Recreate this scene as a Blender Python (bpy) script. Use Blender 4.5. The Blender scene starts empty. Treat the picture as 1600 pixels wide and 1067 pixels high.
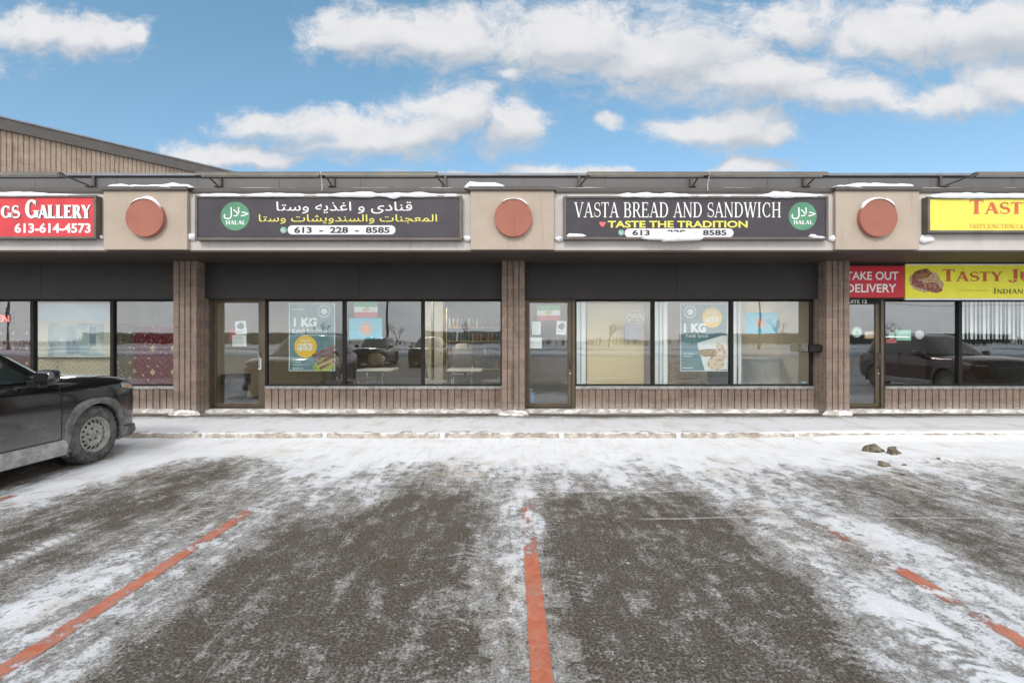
import bpy, bmesh, math, random
import numpy as np
from mathutils import Vector, Matrix
R = math.radians
SC = bpy.context.scene
COL = SC.collection
random.seed(7)

# ------------------------------------------------------------------ camera
F = 760.0            # focal length in photo pixels (photo 1600 wide)
CH = 1.6             # camera height above the asphalt
HOR = 530.0          # photo row of the horizon
cam_d = bpy.data.cameras.new('camera')
cam = bpy.data.objects.new('camera', cam_d); COL.objects.link(cam)
cam.location = (0, 0, CH); cam.rotation_euler = (R(90), 0, 0)
cam_d.sensor_width = 36.0; cam_d.lens = 36.0 * F / 1600.0
cam_d.shift_y = (HOR - 533.5) / 1600.0
cam_d.clip_start = 0.05; cam_d.clip_end = 3000
SC.camera = cam
def PX(px, Y): return (px - 800.0) * Y / F
def PZ(py, Y): return CH - (py - HOR) * Y / F

SC.view_settings.view_transform = 'Standard'
SC.view_settings.look = 'None'
SC.view_settings.exposure = 0.55
SC.view_settings.gamma = 1.0
SC.view_settings.use_curve_mapping = False

# ------------------------------------------------------------------ node helpers
def newmat(name):
    m = bpy.data.materials.new(name); m.use_nodes = True
    nt = m.node_tree; nt.nodes.clear()
    out = nt.nodes.new('ShaderNodeOutputMaterial')
    return m, nt, out
def setin(nt, sock, v):
    if isinstance(v, bpy.types.NodeSocket): nt.links.new(v, sock)
    elif v is not None:
        if hasattr(sock.default_value, '__len__') and not hasattr(v, '__len__'): sock.default_value = [v] * len(sock.default_value)
        elif hasattr(sock.default_value, '__len__') and len(sock.default_value) == 4 and len(v) == 3: sock.default_value = (*v, 1)
        else: sock.default_value = v
def M_(nt, op, a, b=None, c=None, clamp=False):
    n = nt.nodes.new('ShaderNodeMath'); n.operation = op; n.use_clamp = clamp
    for i, v in enumerate((a, b, c)):
        if v is not None: setin(nt, n.inputs[i], v)
    return n.outputs[0]
def V_(nt, op, a, b=None, c=None):
    n = nt.nodes.new('ShaderNodeVectorMath'); n.operation = op
    for i, v in enumerate((a, b, c)):
        if v is not None: setin(nt, n.inputs[i], v)
    return n.outputs['Value'] if op in ('LENGTH', 'DOT_PRODUCT', 'DISTANCE') else n.outputs[0]
def MIX(nt, f, a, b, mode='MIX'):
    n = nt.nodes.new('ShaderNodeMix'); n.data_type = 'RGBA'; n.blend_type = mode
    setin(nt, n.inputs[0], f); setin(nt, n.inputs[6], a); setin(nt, n.inputs[7], b)
    return n.outputs[2]
def MAP(nt, v, a, b, c=0.0, d=1.0, smooth=True):
    n = nt.nodes.new('ShaderNodeMapRange'); n.interpolation_type = 'SMOOTHSTEP' if smooth else 'LINEAR'
    for i, x in enumerate((v, a, b, c, d)): setin(nt, n.inputs[i], x)
    return n.outputs[0]
def NOISE(nt, vec, scale, detail=4, rough=.55, dist=0.0):
    n = nt.nodes.new('ShaderNodeTexNoise')
    if vec is not None: setin(nt, n.inputs['Vector'], vec)
    n.inputs['Scale'].default_value = scale; n.inputs['Detail'].default_value = detail
    n.inputs['Roughness'].default_value = rough; n.inputs['Distortion'].default_value = dist
    return n.outputs[0]
def VORO(nt, vec, scale, feature='F1'):
    n = nt.nodes.new('ShaderNodeTexVoronoi'); n.feature = feature
    if vec is not None: setin(nt, n.inputs['Vector'], vec)
    n.inputs['Scale'].default_value = scale
    return n
def POS(nt): return nt.nodes.new('ShaderNodeNewGeometry').outputs['Position']
def OBJ(nt): return nt.nodes.new('ShaderNodeTexCoord').outputs['Object']
def XYZ(nt, v):
    n = nt.nodes.new('ShaderNodeSeparateXYZ'); setin(nt, n.inputs[0], v); return n.outputs
def COMB(nt, x, y, z):
    n = nt.nodes.new('ShaderNodeCombineXYZ')
    for i, v in enumerate((x, y, z)): setin(nt, n.inputs[i], v)
    return n.outputs[0]
def BUMP(nt, h, strength=.3, dist=.01):
    n = nt.nodes.new('ShaderNodeBump'); n.inputs['Strength'].default_value = strength; n.inputs['Distance'].default_value = dist
    setin(nt, n.inputs['Height'], h); return n.outputs[0]
def BSDF(nt, out, col, rough=.6, metal=0.0, spec=.5, normal=None, emit=None, estr=0, coat=0.0):
    n = nt.nodes.new('ShaderNodeBsdfPrincipled')
    setin(nt, n.inputs['Base Color'], col); setin(nt, n.inputs['Roughness'], rough)
    setin(nt, n.inputs['Metallic'], metal); setin(nt, n.inputs['Specular IOR Level'], spec)
    n.inputs['Coat Weight'].default_value = coat; n.inputs['Coat Roughness'].default_value = .04
    if normal is not None: setin(nt, n.inputs['Normal'], normal)
    if emit is not None: setin(nt, n.inputs['Emission Color'], emit); n.inputs['Emission Strength'].default_value = estr
    nt.links.new(n.outputs[0], out.inputs[0]); return n
def lin(r, g, b):
    f = lambda c: ((c / 255 + .055) / 1.055) ** 2.4 if c > 10 else c / 255 / 12.92
    return (f(r), f(g), f(b))

# ------------------------------------------------------------------ world
SUN_EL, SUN_AZ = 38.0, 14.0     # the sun stands behind the camera, a little to its left, veiled by cloud
w = bpy.data.worlds.new('World'); SC.world = w; w.use_nodes = True
nt = w.node_tree; nt.nodes.clear()
wout = nt.nodes.new('ShaderNodeOutputWorld'); bg = nt.nodes.new('ShaderNodeBackground')
nt.links.new(bg.outputs[0], wout.inputs[0])
sky = nt.nodes.new('ShaderNodeTexSky'); sky.sky_type = 'NISHITA'; sky.sun_disc = False
sky.sun_elevation = R(SUN_EL); sky.sun_rotation = R(180 + SUN_AZ); sky.altitude = 100
sky.air_density = 1.0; sky.dust_density = .6; sky.ozone_density = 1.6
SKS = 0.12
bg.inputs[1].default_value = SKS
dirv = V_(nt, 'NORMALIZE', nt.nodes.new('ShaderNodeTexCoord').outputs['Generated'])
dx, dy, dz = XYZ(nt, dirv)[0:3]
ady = M_(nt, 'MAXIMUM', M_(nt, 'ABSOLUTE', dy), .05)
uu = M_(nt, 'DIVIDE', dx, ady); vv = M_(nt, 'DIVIDE', dz, ady)
front = MAP(nt, dy, -.05, .12)
uvv = COMB(nt, uu, vv, 0.0)
# cumulus banks of this sky, each an ellipse of bearing and elevation broken up by noise
CL = [(560, 45, 95, 45), (700, 50, 170, 52), (890, 60, 190, 62), (1040, 80, 190, 72), (1180, 120, 170, 52), (1290, 150, 150, 34),
      (1420, 55, 170, 55), (1560, 50, 190, 60), (1490, 150, 120, 26), (1590, 130, 90, 40), (1230, 35, 110, 40),
      (440, 186, 110, 24), (560, 210, 150, 38), (650, 200, 110, 44), (718, 178, 84, 50), (790, 195, 62, 46),
      (1085, 192, 68, 26), (1150, 200, 84, 36), (1200, 218, 56, 20), (330, 238, 90, 26), (410, 246, 88, 24),
      (60, 40, 110, 42), (150, 48, 85, 40), (215, 50, 28, 18), (962, 184, 30, 13), (790, 112, 34, 16),
      (1168, 262, 56, 16), (880, 268, 90, 13), (720, 275, 120, 10), (1700, 90, 150, 60), (-140, 90, 160, 50)]
def field(vec):
    acc = None
    for (cx, cy, a, b) in CL:
        d = V_(nt, 'LENGTH', V_(nt, 'MULTIPLY', V_(nt, 'SUBTRACT', vec, ((cx - 800) / F, (HOR - cy) / F, 0)), (F / a, F / b, 0)))
        acc = d if acc is None else M_(nt, 'SMOOTH_MIN', acc, d, .25)
    return acc
wn = nt.nodes.new('ShaderNodeTexNoise'); wn.inputs['Scale'].default_value = 5.0; wn.inputs['Detail'].default_value = 8
nt.links.new(uvv, wn.inputs['Vector'])
warp = V_(nt, 'MULTIPLY', V_(nt, 'SUBTRACT', wn.outputs['Color'], (.5, .5, .5)), (.20, .11, 0))
p0 = V_(nt, 'ADD', uvv, warp)
f0 = field(p0)
nfine = NOISE(nt, V_(nt, 'MULTIPLY', p0, (1, 1.5, 1)), 12, 10, .68)
nbig = NOISE(nt, V_(nt, 'MULTIPLY', uvv, (1, 1.8, 1)), 4.5, 5, .55)
dens = M_(nt, 'SUBTRACT', 1.10, M_(nt, 'ADD', f0, M_(nt, 'MULTIPLY', M_(nt, 'SUBTRACT', .5, nfine), 2.3)))
cm = MAP(nt, dens, -.22, .70)
# cauliflower tops catch the light, flat bases are greyer: compare with the cloud a little higher up
f1 = field(V_(nt, 'ADD', p0, (-.012, .045, 0)))
top = M_(nt, 'SUBTRACT', f1, f0)
lum = M_(nt, 'ADD', M_(nt, 'MULTIPLY', MAP(nt, top, -.55, .6, 0, 1), .36), M_(nt, 'ADD', .44, M_(nt, 'MULTIPLY', M_(nt, 'SUBTRACT', nfine, .5), .42)))
lum = M_(nt, 'ADD', lum, M_(nt, 'MULTIPLY', M_(nt, 'SUBTRACT', nbig, .5), .42))
ccol = MIX(nt, MAP(nt, lum, .36, .90), (.35, .385, .43), (.575, .575, .585))
cfront = V_(nt, 'SCALE', ccol); cfront.node.inputs['Scale'].default_value = 1.0 / SKS
# behind the camera: a bright, nearly closed deck
nb = NOISE(nt, V_(nt, 'MULTIPLY', dirv, (1, 1, 2.2)), 3.0, 6, .6)
cback = MIX(nt, MAP(nt, nb, .3, .7), (.95, .98, 1.04), (1.42, 1.41, 1.39))
cbk = V_(nt, 'SCALE', cback); cbk.node.inputs['Scale'].default_value = 1.0 / SKS
bmask = M_(nt, 'MULTIPLY', MAP(nt, nb, .25, .42), 1.0)
skyc = V_(nt, 'MULTIPLY', sky.outputs[0], MIX(nt, MAP(nt, dz, .12, .6), (.93, 1.0, .97), (1.0, 1.24, 1.10)))
skyf = MIX(nt, cm, skyc, cfront)
skyb = MIX(nt, MAP(nt, nb, .25, .42, .6, 1.0), skyc, cbk)
allsky = MIX(nt, front, skyb, skyf)
nt.links.new(allsky, bg.inputs[0])

sd = bpy.data.lights.new('sun', 'SUN'); sd.energy = 1.1; sd.angle = R(12); sd.color = (1, .96, .9)
sun = bpy.data.objects.new('sun', sd); COL.objects.link(sun)
sv = Vector((-math.sin(R(SUN_AZ)) * math.cos(R(SUN_EL)), -math.cos(R(SUN_AZ)) * math.cos(R(SUN_EL)), math.sin(R(SUN_EL))))
sun.rotation_euler = sv.to_track_quat('Z', 'Y').to_euler()

# ------------------------------------------------------------------ object helpers
ORG = {}
def root_of(o):
    while o.parent is not None: o = o.parent
    return o
class MB:
    def __init__(s): s.v = []; s.f = []
    def add(s, vs, fs):
        n = len(s.v); s.v += [tuple(p) for p in vs]; s.f += [tuple(i + n for i in f) for f in fs]; return s
    def box(s, x0, x1, y0, y1, z0, z1):
        x0, x1 = min(x0, x1), max(x0, x1); y0, y1 = min(y0, y1), max(y0, y1); z0, z1 = min(z0, z1), max(z0, z1)
        return s.add([(x0, y0, z0), (x1, y0, z0), (x1, y1, z0), (x0, y1, z0), (x0, y0, z1), (x1, y0, z1), (x1, y1, z1), (x0, y1, z1)],
                     [(0, 3, 2, 1), (4, 5, 6, 7), (0, 1, 5, 4), (1, 2, 6, 5), (2, 3, 7, 6), (3, 0, 4, 7)])
    def obox(s, c, ax, ay, az):
        c = Vector(c); ax = Vector(ax); ay = Vector(ay); az = Vector(az)
        vs = [c + ax * i + ay * j + az * k for k in (-1, 1) for (i, j) in ((-1, -1), (1, -1), (1, 1), (-1, 1))]
        return s.add(vs, [(0, 3, 2, 1), (4, 5, 6, 7), (0, 1, 5, 4), (1, 2, 6, 5), (2, 3, 7, 6), (3, 0, 4, 7)])
    def prism_xz(s, poly, y0, y1):          # polygon in x,z pushed from y0 to y1
        n = len(poly)
        return s.add([(x, y0, z) for x, z in poly] + [(x, y1, z) for x, z in poly],
                     [tuple(range(n)), tuple(range(2 * n - 1, n - 1, -1))] + [(i, i + n, (i + 1) % n + n, (i + 1) % n) for i in range(n)])
    def prism_xy(s, poly, z0, z1):
        n = len(poly)
        return s.add([(x, y, z0) for x, y in poly] + [(x, y, z1) for x, y in poly],
                     [tuple(range(n - 1, -1, -1)), tuple(range(n, 2 * n))] + [(i, (i + 1) % n, (i + 1) % n + n, i + n) for i in range(n)])
    def prism_yz(s, poly, x0, x1):
        n = len(poly)
        return s.add([(x0, y, z) for y, z in poly] + [(x1, y, z) for y, z in poly],
                     [tuple(range(n - 1, -1, -1)), tuple(range(n, 2 * n))] + [(i, (i + 1) % n, (i + 1) % n + n, i + n) for i in range(n)])
    def tube(s, pts, r, n=8, cap=True):
        pts = [Vector(p) for p in pts]; rs = r if hasattr(r, '__len__') else [r] * len(pts); vs = []; fs = []
        for i, p in enumerate(pts):
            d = (pts[min(i + 1, len(pts) - 1)] - pts[max(i - 1, 0)]).normalized()
            a = d.cross(Vector((0, 0, 1)) if abs(d.z) < .9 else Vector((1, 0, 0))).normalized(); b = d.cross(a)
            vs += [p + (a * math.cos(t) + b * math.sin(t)) * rs[i] for t in [2 * math.pi * k / n for k in range(n)]]
        for i in range(len(pts) - 1):
            fs += [(i * n + k, i * n + (k + 1) % n, (i + 1) * n + (k + 1) % n, (i + 1) * n + k) for k in range(n)]
        if cap: fs += [tuple(range(n - 1, -1, -1)), tuple(range((len(pts) - 1) * n, len(pts) * n))]
        return s.add(vs, fs)
    def lathe(s, prof, c, axis='y', n=32, closed=False):   # prof: (radius, along)
        vs = []; fs = []; m = len(prof); c = Vector(c)
        for k in range(n):
            t = 2 * math.pi * k / n; ct, st = math.cos(t), math.sin(t)
            for r, h in prof:
                vs.append(c + (Vector((r * ct, h, r * st)) if axis == 'y' else Vector((h, r * ct, r * st)) if axis == 'x' else Vector((r * ct, r * st, h))))
        for k in range(n):
            for i in range(m if closed else m - 1):
                j = (i + 1) % m; k2 = (k + 1) % n
                fs.append((k * m + i, k2 * m + i, k2 * m + j, k * m + j))
        return s.add(vs, fs)
    def disc(s, c, r, y0, y1, n=32):        # short cylinder, axis along y
        return s.prism_xz([(c[0] + r * math.cos(2 * math.pi * k / n), c[1] + r * math.sin(2 * math.pi * k / n)) for k in range(n)], y0, y1)
    def build(s, name, mat, parent=None, smooth=False, bevel=0.0, recalc=True, at=None):
        me = bpy.data.meshes.new(name)
        o = bpy.data.objects.new(name, me); COL.objects.link(o)
        if parent is not None:
            o.parent = parent; off = ORG.get(root_of(parent).name, (0, 0, 0))
        else:
            off = at or (0, 0, 0); o.location = off; ORG[o.name] = off
        me.from_pydata([(a - off[0], b - off[1], c - off[2]) for a, b, c in s.v], [], s.f)
        if recalc:
            bm = bmesh.new(); bm.from_mesh(me); bmesh.ops.recalc_face_normals(bm, faces=bm.faces); bm.to_mesh(me); bm.free()
        if mat: me.materials.append(mat)
        if smooth: me.polygons.foreach_set('use_smooth', [True] * len(me.polygons))
        if bevel:
            b = o.modifiers.new('bevel', 'BEVEL'); b.width = bevel; b.segments = 2; b.limit_method = 'ANGLE'; b.angle_limit = R(40)
        me.update(); return o
def tag(o, label=None, cat=None, group=None, kind=None):
    if label: o['label'] = label
    if cat: o['category'] = cat
    if group: o['group'] = group
    if kind: o['kind'] = kind
    return o
def thing(name, label, cat, loc=(0, 0, 0), group=None):
    o = bpy.data.objects.new(name, None); COL.objects.link(o); o.location = loc; o.empty_display_size = .1
    ORG[o.name] = tuple(loc); return tag(o, label, cat, group)
def copy_tree(o, parent=None):
    c = o.copy(); COL.objects.link(c)
    if parent is not None: c.parent = parent
    for ch in list(o.children): copy_tree(ch, c)
    return c

# ------------------------------------------------------------------ noise in numpy
def vnoise(x, y, seed=0):
    xi = np.floor(x).astype(np.int64); yi = np.floor(y).astype(np.int64); fx = x - xi; fy = y - yi
    fx = fx * fx * (3 - 2 * fx); fy = fy * fy * (3 - 2 * fy)
    def h(a, b):
        n = (a * 374761393 + b * 668265263 + seed * 974634777) & 0x7fffffff
        n = ((n ^ (n >> 13)) * 1274126177) & 0x7fffffff
        return ((n ^ (n >> 16)) & 0xffff) / 65535.0
    a = h(xi, yi); b = h(xi + 1, yi); c = h(xi, yi + 1); d = h(xi + 1, yi + 1)
    return (a * (1 - fx) + b * fx) * (1 - fy) + (c * (1 - fx) + d * fx) * fy
def fbm(x, y, o=4, seed=0, g=.5):
    x = np.asarray(x, float); y = np.asarray(y, float)
    t = np.zeros(np.broadcast(x, y).shape); a = 1.0; s = 0
    for i in range(o):
        t = t + a * vnoise(x * 2 ** i + 17.3 * i, y * 2 ** i + 9.1 * i, seed + i); s += a; a *= g
    return t / s
def sst(a, b, x):
    t = np.clip((x - a) / (b - a), 0, 1); return t * t * (3 - 2 * t)
# ------------------------------------------------------------------ planes of the place (metres in front of the camera)
YG, YP, YC, YB, YS, YF, YW = 9.97, 9.77, 9.50, 8.45, 8.53, 8.41, 9.08   # glass, grey panels, columns, boxes, fascia, sign faces, parapet
KERB = 7.72

# ------------------------------------------------------------------ ground
def boxm(X, Y, x0, x1, y0, y1, sx, sy):
    return sst(x0 - sx, x0 + sx, X) * (1 - sst(x1 - sx, x1 + sx, X)) * sst(y0 - sy, y0 + sy, Y) * (1 - sst(y1 - sy, y1 + sy, Y))
def snow_amount(X, Y):
    wx = X + .50 * (fbm(X * .9, Y * .45, 4, 3) - .5) + .22 * (fbm(X * 4, Y * 1.7, 3, 8) - .5)
    wy = Y + .9 * (fbm(X * .8, Y * .6, 4, 5) - .5) + .5 * (fbm(X * 3.5, Y * 2.2, 3, 11) - .5)
    s = .60 + .10 * sst(4.6, 6.0, Y) + .14 * sst(5.6, 6.6, Y)
    s = s + .18 * sst(6.3, 7.1, Y)
    def cut(x0, x1, y0, y1, sx, sy, d):
        nonlocal s; s = s - d * boxm(wx, wy, x0, x1, y0, y1, sx, sy)
    # bare wheel-worn middles of the stalls
    cut(-1.95, -.48, 1.2, 4.6, .32, .8, .56)
    cut(-1.35, -.30, 3.6, 5.35, .35, .6, .46)
    cut(.22, 1.92, 1.2, 5.15, .20, .28, .55)
    cut(1.6, 2.35, 1.0, 3.2, .4, .8, .20)
    cut(-4.35, -3.15, 2.9, 6.7, .34, .6, .44)
    cut(-4.2, -3.2, 5.5, 7.0, .3, .35, .14)
    cut(-4.9, -3.3, 1.2, 3.6, .4, .7, .24)
    cut(-3.0, -2.45, 3.6, 5.6, .25, .6, .20)
    cut(3.35, 4.3, 3.2, 5.6, .4, .7, .38)
    cut(3.1, 4.7, 1.0, 3.4, .4, .8, .22)
    cut(4.6, 6.6, 3.0, 5.4, .5, .7, .2)
    cut(-.55, .15, 1.4, 3.4, .3, .8, .20)
    cut(-7.55, -5.5, 1.2, 6.95, .25, .4, .62)          # sheltered under the parked car
    cut(-1.7, -.2, 5.2, 6.1, .6, .5, .14)
    # thicker tongues of snow
    def lay(x0, x1, y0, y1, sx, sy, d):
        nonlocal s; s = s + d * boxm(wx, wy, x0, x1, y0, y1, sx, sy)
    lay(-3.66, -3.42, 3.3, 4.2, .12, .3, .42)
    lay(-3.05, -2.55, 1.6, 3.9, .18, .9, .14)
    lay(-5.45, -4.6, 4.6, 7.6, .3, .6, .18)
    lay(-.45, .02, 3.2, 5.6, .25, .7, .10)
    lay(2.0, 2.6, 1.2, 3.2, .25, .6, .22)
    lay(2.75, 3.3, 2.0, 5.2, .25, .8, .12)
    lay(.06, .26, 3.9, 5.4, .10, .3, .18)
    # streaks dragged along the stalls by wheels and ploughs, and mottling
    s = s + .30 * (fbm(X * 3.2, Y * .75, 4, 21) - .5) + .26 * (fbm(X * 9, Y * 4.5, 3, 31) - .5)
    s = s + .20 * (fbm(X * 1.1, Y * .9, 3, 41) - .5)
    far = sst(9, 20, np.abs(X)) + sst(0, -6, Y)
    s = s + .08 * np.clip(far, 0, 1)
    s = .5 + (s - .5) * .92 + .05
    s = s - .52 * sst(1.6, -1.5, Y) * sst(-25, -20, Y) * (.5 + 1.0 * fbm(X * .25, Y * .3, 3, 44)) * (.25 + .75 * sst(3, -1, X))      # the wheel-swept lane behind
    return np.clip(s, .14, 1.0)
def ground_z(X, Y, s=None):
    if s is None: s = snow_amount(X, Y)
    z = .016 * sst(.35, .95, s) * (.6 + .8 * fbm(X * 5, Y * 4, 3, 51)) + .004 * (fbm(X * 14, Y * 14, 2, 52) - .5)
    # ploughed snow left against the kerb; it buries the kerb towards the right
    bank = .014 * sst(6.9, 7.75, Y) * (.25 + 1.0 * fbm(X * .8, Y, 3, 61)) + .012 * sst(7.2, 7.75, Y) * fbm(X * 6, Y * 5, 3, 62)
    bank = bank + .055 * sst(7.45, 7.78, Y) * sst(3.6, 5.6, X)
    return z + bank * sst(-1, 2, Y)
def axis(fine0, fine1, step, far0, far1):
    a = list(np.arange(fine0, fine1 + 1e-6, step)); d = step; x = fine1
    while x < far1: d *= 1.35; x += d; a.append(min(x, far1))
    d = step; x = fine0
    while x > far0: d *= 1.35; x -= d; a.insert(0, max(x, far0))
    return np.array(a)
def sheet(name, xs, ys, zf, sf, mat, extra=None):
    X, Y = np.meshgrid(xs, ys); S = sf(X, Y); Z = zf(X, Y, S)
    nx, ny = len(xs), len(ys)
    me = bpy.data.meshes.new(name)
    co = np.stack([X, Y, Z], -1).reshape(-1, 3)
    i = np.arange(nx * ny).reshape(ny, nx)
    q = np.stack([i[:-1, :-1], i[:-1, 1:], i[1:, 1:], i[1:, :-1]], -1).reshape(-1, 4)
    me.vertices.add(len(co)); me.vertices.foreach_set('co', co.ravel())
    me.loops.add(q.size); me.loops.foreach_set('vertex_index', q.ravel())
    me.polygons.add(len(q)); me.polygons.foreach_set('loop_start', np.arange(len(q)) * 4); me.polygons.foreach_set('loop_total', np.full(len(q), 4))
    me.polygons.foreach_set('use_smooth', np.ones(len(q), bool))
    me.update(calc_edges=True)
    at = me.attributes.new('snow', 'FLOAT', 'POINT'); at.data.foreach_set('value', S.ravel().astype(np.float32))
    me.materials.append(mat)
    o = bpy.data.objects.new(name, me); COL.objects.link(o); ORG[name] = (0, 0, 0)
    return o
def ATTR(nt, n):
    a = nt.nodes.new('ShaderNodeAttribute'); a.attribute_name = n; return a.outputs['Fac']
def cover_nodes(nt, bias=0.0, gain=1.0):
    """how much snow or frost hides the ground at this point, with clods and grains finer than the mesh"""
    p = POS(nt)
    px, py, pz = XYZ(nt, p)[0:3]
    s = ATTR(nt, 'snow')
    nA = NOISE(nt, p, 9, 8, .70, .3); nB = NOISE(nt, p, 55, 5, .75); nC = NOISE(nt, p, 210, 3, .8)
    st = NOISE(nt, V_(nt, 'MULTIPLY', p, (16, 2.2, 1)), 1.0, 5, .62, .3)
    v = None
    nM = NOISE(nt, V_(nt, 'MULTIPLY', p, (1.5, 1.0, 1)), 2.7, 4, .6, .6)
    for n, k in ((nA, 1.25 * gain), (nB, 1.0 * gain), (nC, .95 * gain), (st, .70 * gain), (nM, 1.05 * gain)):
        t_ = M_(nt, 'MULTIPLY', M_(nt, 'SUBTRACT', n, .5), k); v = t_ if v is None else M_(nt, 'ADD', v, t_)
    v = M_(nt, 'ADD', s, M_(nt, 'MULTIPLY', v, MAP(nt, s, .62, .96, 1.0, .34)))
    return p, px, py, M_(nt, 'ADD', v, bias), nA, nB, nC, st
def ground_mat(kind):
    m, nt, out = newmat(kind)
    p, px, py, v, nA, nB, nC, st = cover_nodes(nt, -.02 if kind == 'lot' else 0, .5 if kind == 'walk' else 1.0)
    nM2 = NOISE(nt, V_(nt, 'MULTIPLY', p, (2.2, .8, 1)), 1.3, 4, .6)
    grain = NOISE(nt, p, 300, 3, .8); agg = VORO(nt, p, 150).outputs['Color']
    asp = MIX(nt, MAP(nt, grain, .38, .64), (.030, .025, .020), (.165, .142, .118))
    asp = MIX(nt, M_(nt, 'MULTIPLY', MAP(nt, XYZ(nt, agg)[0], .80, .95), MAP(nt, nB, .4, .6)), asp, (.22, .205, .19))
    asp = MIX(nt, MAP(nt, nA, .3, .7, 0, .5), asp, (.085, .075, .066))
    asp = MIX(nt, MAP(nt, nB, .40, .60), V_(nt, 'MULTIPLY', asp, (.52, .495, .46)), V_(nt, 'MULTIPLY', asp, (1.38, 1.30, 1.18)))
    if kind == 'paint':
        worn = MAP(nt, M_(nt, 'ADD', grain, M_(nt, 'MULTIPLY', nB, .8)), .96, 1.14)
        asp = MIX(nt, worn, MIX(nt, MAP(nt, nA, .3, .7), (.44, .115, .06), (.56, .20, .12)), asp)
    frost = MIX(nt, MAP(nt, nB, .3, .7), (.25, .232, .21), (.46, .445, .425))
    dirt = NOISE(nt, V_(nt, 'MULTIPLY', p, (1.6, 1.0, 1)), 1.5, 5, .62)
    white = MIX(nt, MAP(nt, dirt, .50, .72, 0, .55), (.71, .72, .74), (.50, .455, .40))
    if kind == 'walk': white = V_(nt, 'MULTIPLY', white, (.86, .86, .87))
    white = MIX(nt, MAP(nt, st, .48, .70, 0, .38), white, (.50, .48, .46))
    if kind == 'lot':       # ladder prints of winter tyres pressed into the thin crust
        for xc, ph in ((-.30, 0), (-2.78, .3), (1.72, .1), (2.26, .5), (.42, .7), (-3.62, .2)):
            dxx = M_(nt, 'ABSOLUTE', M_(nt, 'SUBTRACT', M_(nt, 'ADD', px, M_(nt, 'MULTIPLY', py, .015)), xc))
            lad = M_(nt, 'SINE', M_(nt, 'MULTIPLY', M_(nt, 'ADD', M_(nt, 'ADD', py, ph), M_(nt, 'MULTIPLY', dxx, .5)), 88.0))
            v = M_(nt, 'ADD', v, M_(nt, 'MULTIPLY', M_(nt, 'MULTIPLY', lad, MAP(nt, dxx, .095, .115, .13, 0)), MAP(nt, nM2, .46, .58)))
    fz = MAP(nt, v, .12, .58); sn = MAP(nt, v, .50, .72)
    col = MIX(nt, M_(nt, 'MULTIPLY', fz, (.80 if kind != 'paint' else .30)), asp, frost)
    # crisp flakes of ice broken from the crust, more of them where the crust is thicker
    fl = VORO(nt, V_(nt, 'MULTIPLY', p, (1.0, .8, 1.0)), 62); fw = VORO(nt, p, 24)
    f1 = M_(nt, 'MULTIPLY', MAP(nt, M_(nt, 'ADD', XYZ(nt, fl.outputs['Color'])[0], M_(nt, 'MULTIPLY', v, .55)), 0.98, 1.06), MAP(nt, fl.outputs['Distance'], .30, .45, 1, 0))
    f2 = M_(nt, 'MULTIPLY', MAP(nt, M_(nt, 'ADD', XYZ(nt, fw.outputs['Color'])[0], M_(nt, 'MULTIPLY', v, .45)), 1.04, 1.12), MAP(nt, M_(nt, 'ADD', fw.outputs['Distance'], M_(nt, 'MULTIPLY', M_(nt, 'SUBTRACT', nB, .5), .6)), .30, .42, 1, 0))
    if kind == 'lot': col = MIX(nt, M_(nt, 'MULTIPLY', M_(nt, 'MULTIPLY', M_(nt, 'MAXIMUM', f1, f2), MAP(nt, nA, .40, .62, .15, 1.0)), .62), col, (.60, .58, .56))
    col = MIX(nt, M_(nt, 'MULTIPLY', sn, MAP(nt, ATTR(nt, 'snow'), .62, .92, .70, 1.0)) if kind == 'lot' else sn, col, white)
    tan = M_(nt, 'MULTIPLY', MAP(nt, NOISE(nt, V_(nt, 'ADD', p, (3.7, 1.9, 0)), .9, 5, .65), .54, .66), .42)
    if kind != 'walk': col = MIX(nt, tan, col, V_(nt, 'MULTIPLY', col, (.80, .69, .57)))
    # snow packed into the long cracks of the asphalt
    wob = M_(nt, 'MULTIPLY', M_(nt, 'SUBTRACT', NOISE(nt, V_(nt, 'MULTIPLY', p, (1.2, 0, 0)), 1.0, 5, .6), .5), .22)
    def crack(y0, slope, x0, x1, wd):
        d = M_(nt, 'ABSOLUTE', M_(nt, 'SUBTRACT', M_(nt, 'ADD', py, wob), M_(nt, 'ADD', y0, M_(nt, 'MULTIPLY', px, slope))))
        k = M_(nt, 'MULTIPLY', MAP(nt, d, wd * .4, wd, 1, 0), M_(nt, 'MULTIPLY', MAP(nt, px, x0, x0 + .3), MAP(nt, px, x1 - .3, x1, 1, 0)))
        return M_(nt, 'MULTIPLY', k, MAP(nt, nA, .30, .45))
    if kind != 'walk':
        ck = M_(nt, 'MAXIMUM', crack(4.36, 0.0, 1.0, 9, .022), crack(5.10, .01, .3, 1.9, .020))
        col = MIX(nt, M_(nt, 'MULTIPLY', ck, .30), col, (.72, .73, .74))
    if kind == 'lot':       # brown slush dragged out beside the ice chunks
        e = V_(nt, 'LENGTH', V_(nt, 'MULTIPLY', V_(nt, 'SUBTRACT', COMB(nt, px, py, 0), (5.75, 6.15, 0)), (.95, 1.7, 0)))
        col = MIX(nt, M_(nt, 'MULTIPLY', M_(nt, 'MULTIPLY', MAP(nt, e, .3, 1.0, 1, 0), MAP(nt, nA, .46, .60)), .75), col, (.20, .15, .105))
        e2 = V_(nt, 'LENGTH', V_(nt, 'MULTIPLY', V_(nt, 'SUBTRACT', COMB(nt, px, py, 0), (-.62, 5.72, 0)), (2.2, 5.0, 0)))
        col = MIX(nt, M_(nt, 'MULTIPLY', M_(nt, 'MULTIPLY', MAP(nt, e2, .5, 1.0, 1, 0), MAP(nt, nA, .40, .60)), .5), col, (.46, .36, .24))
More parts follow.
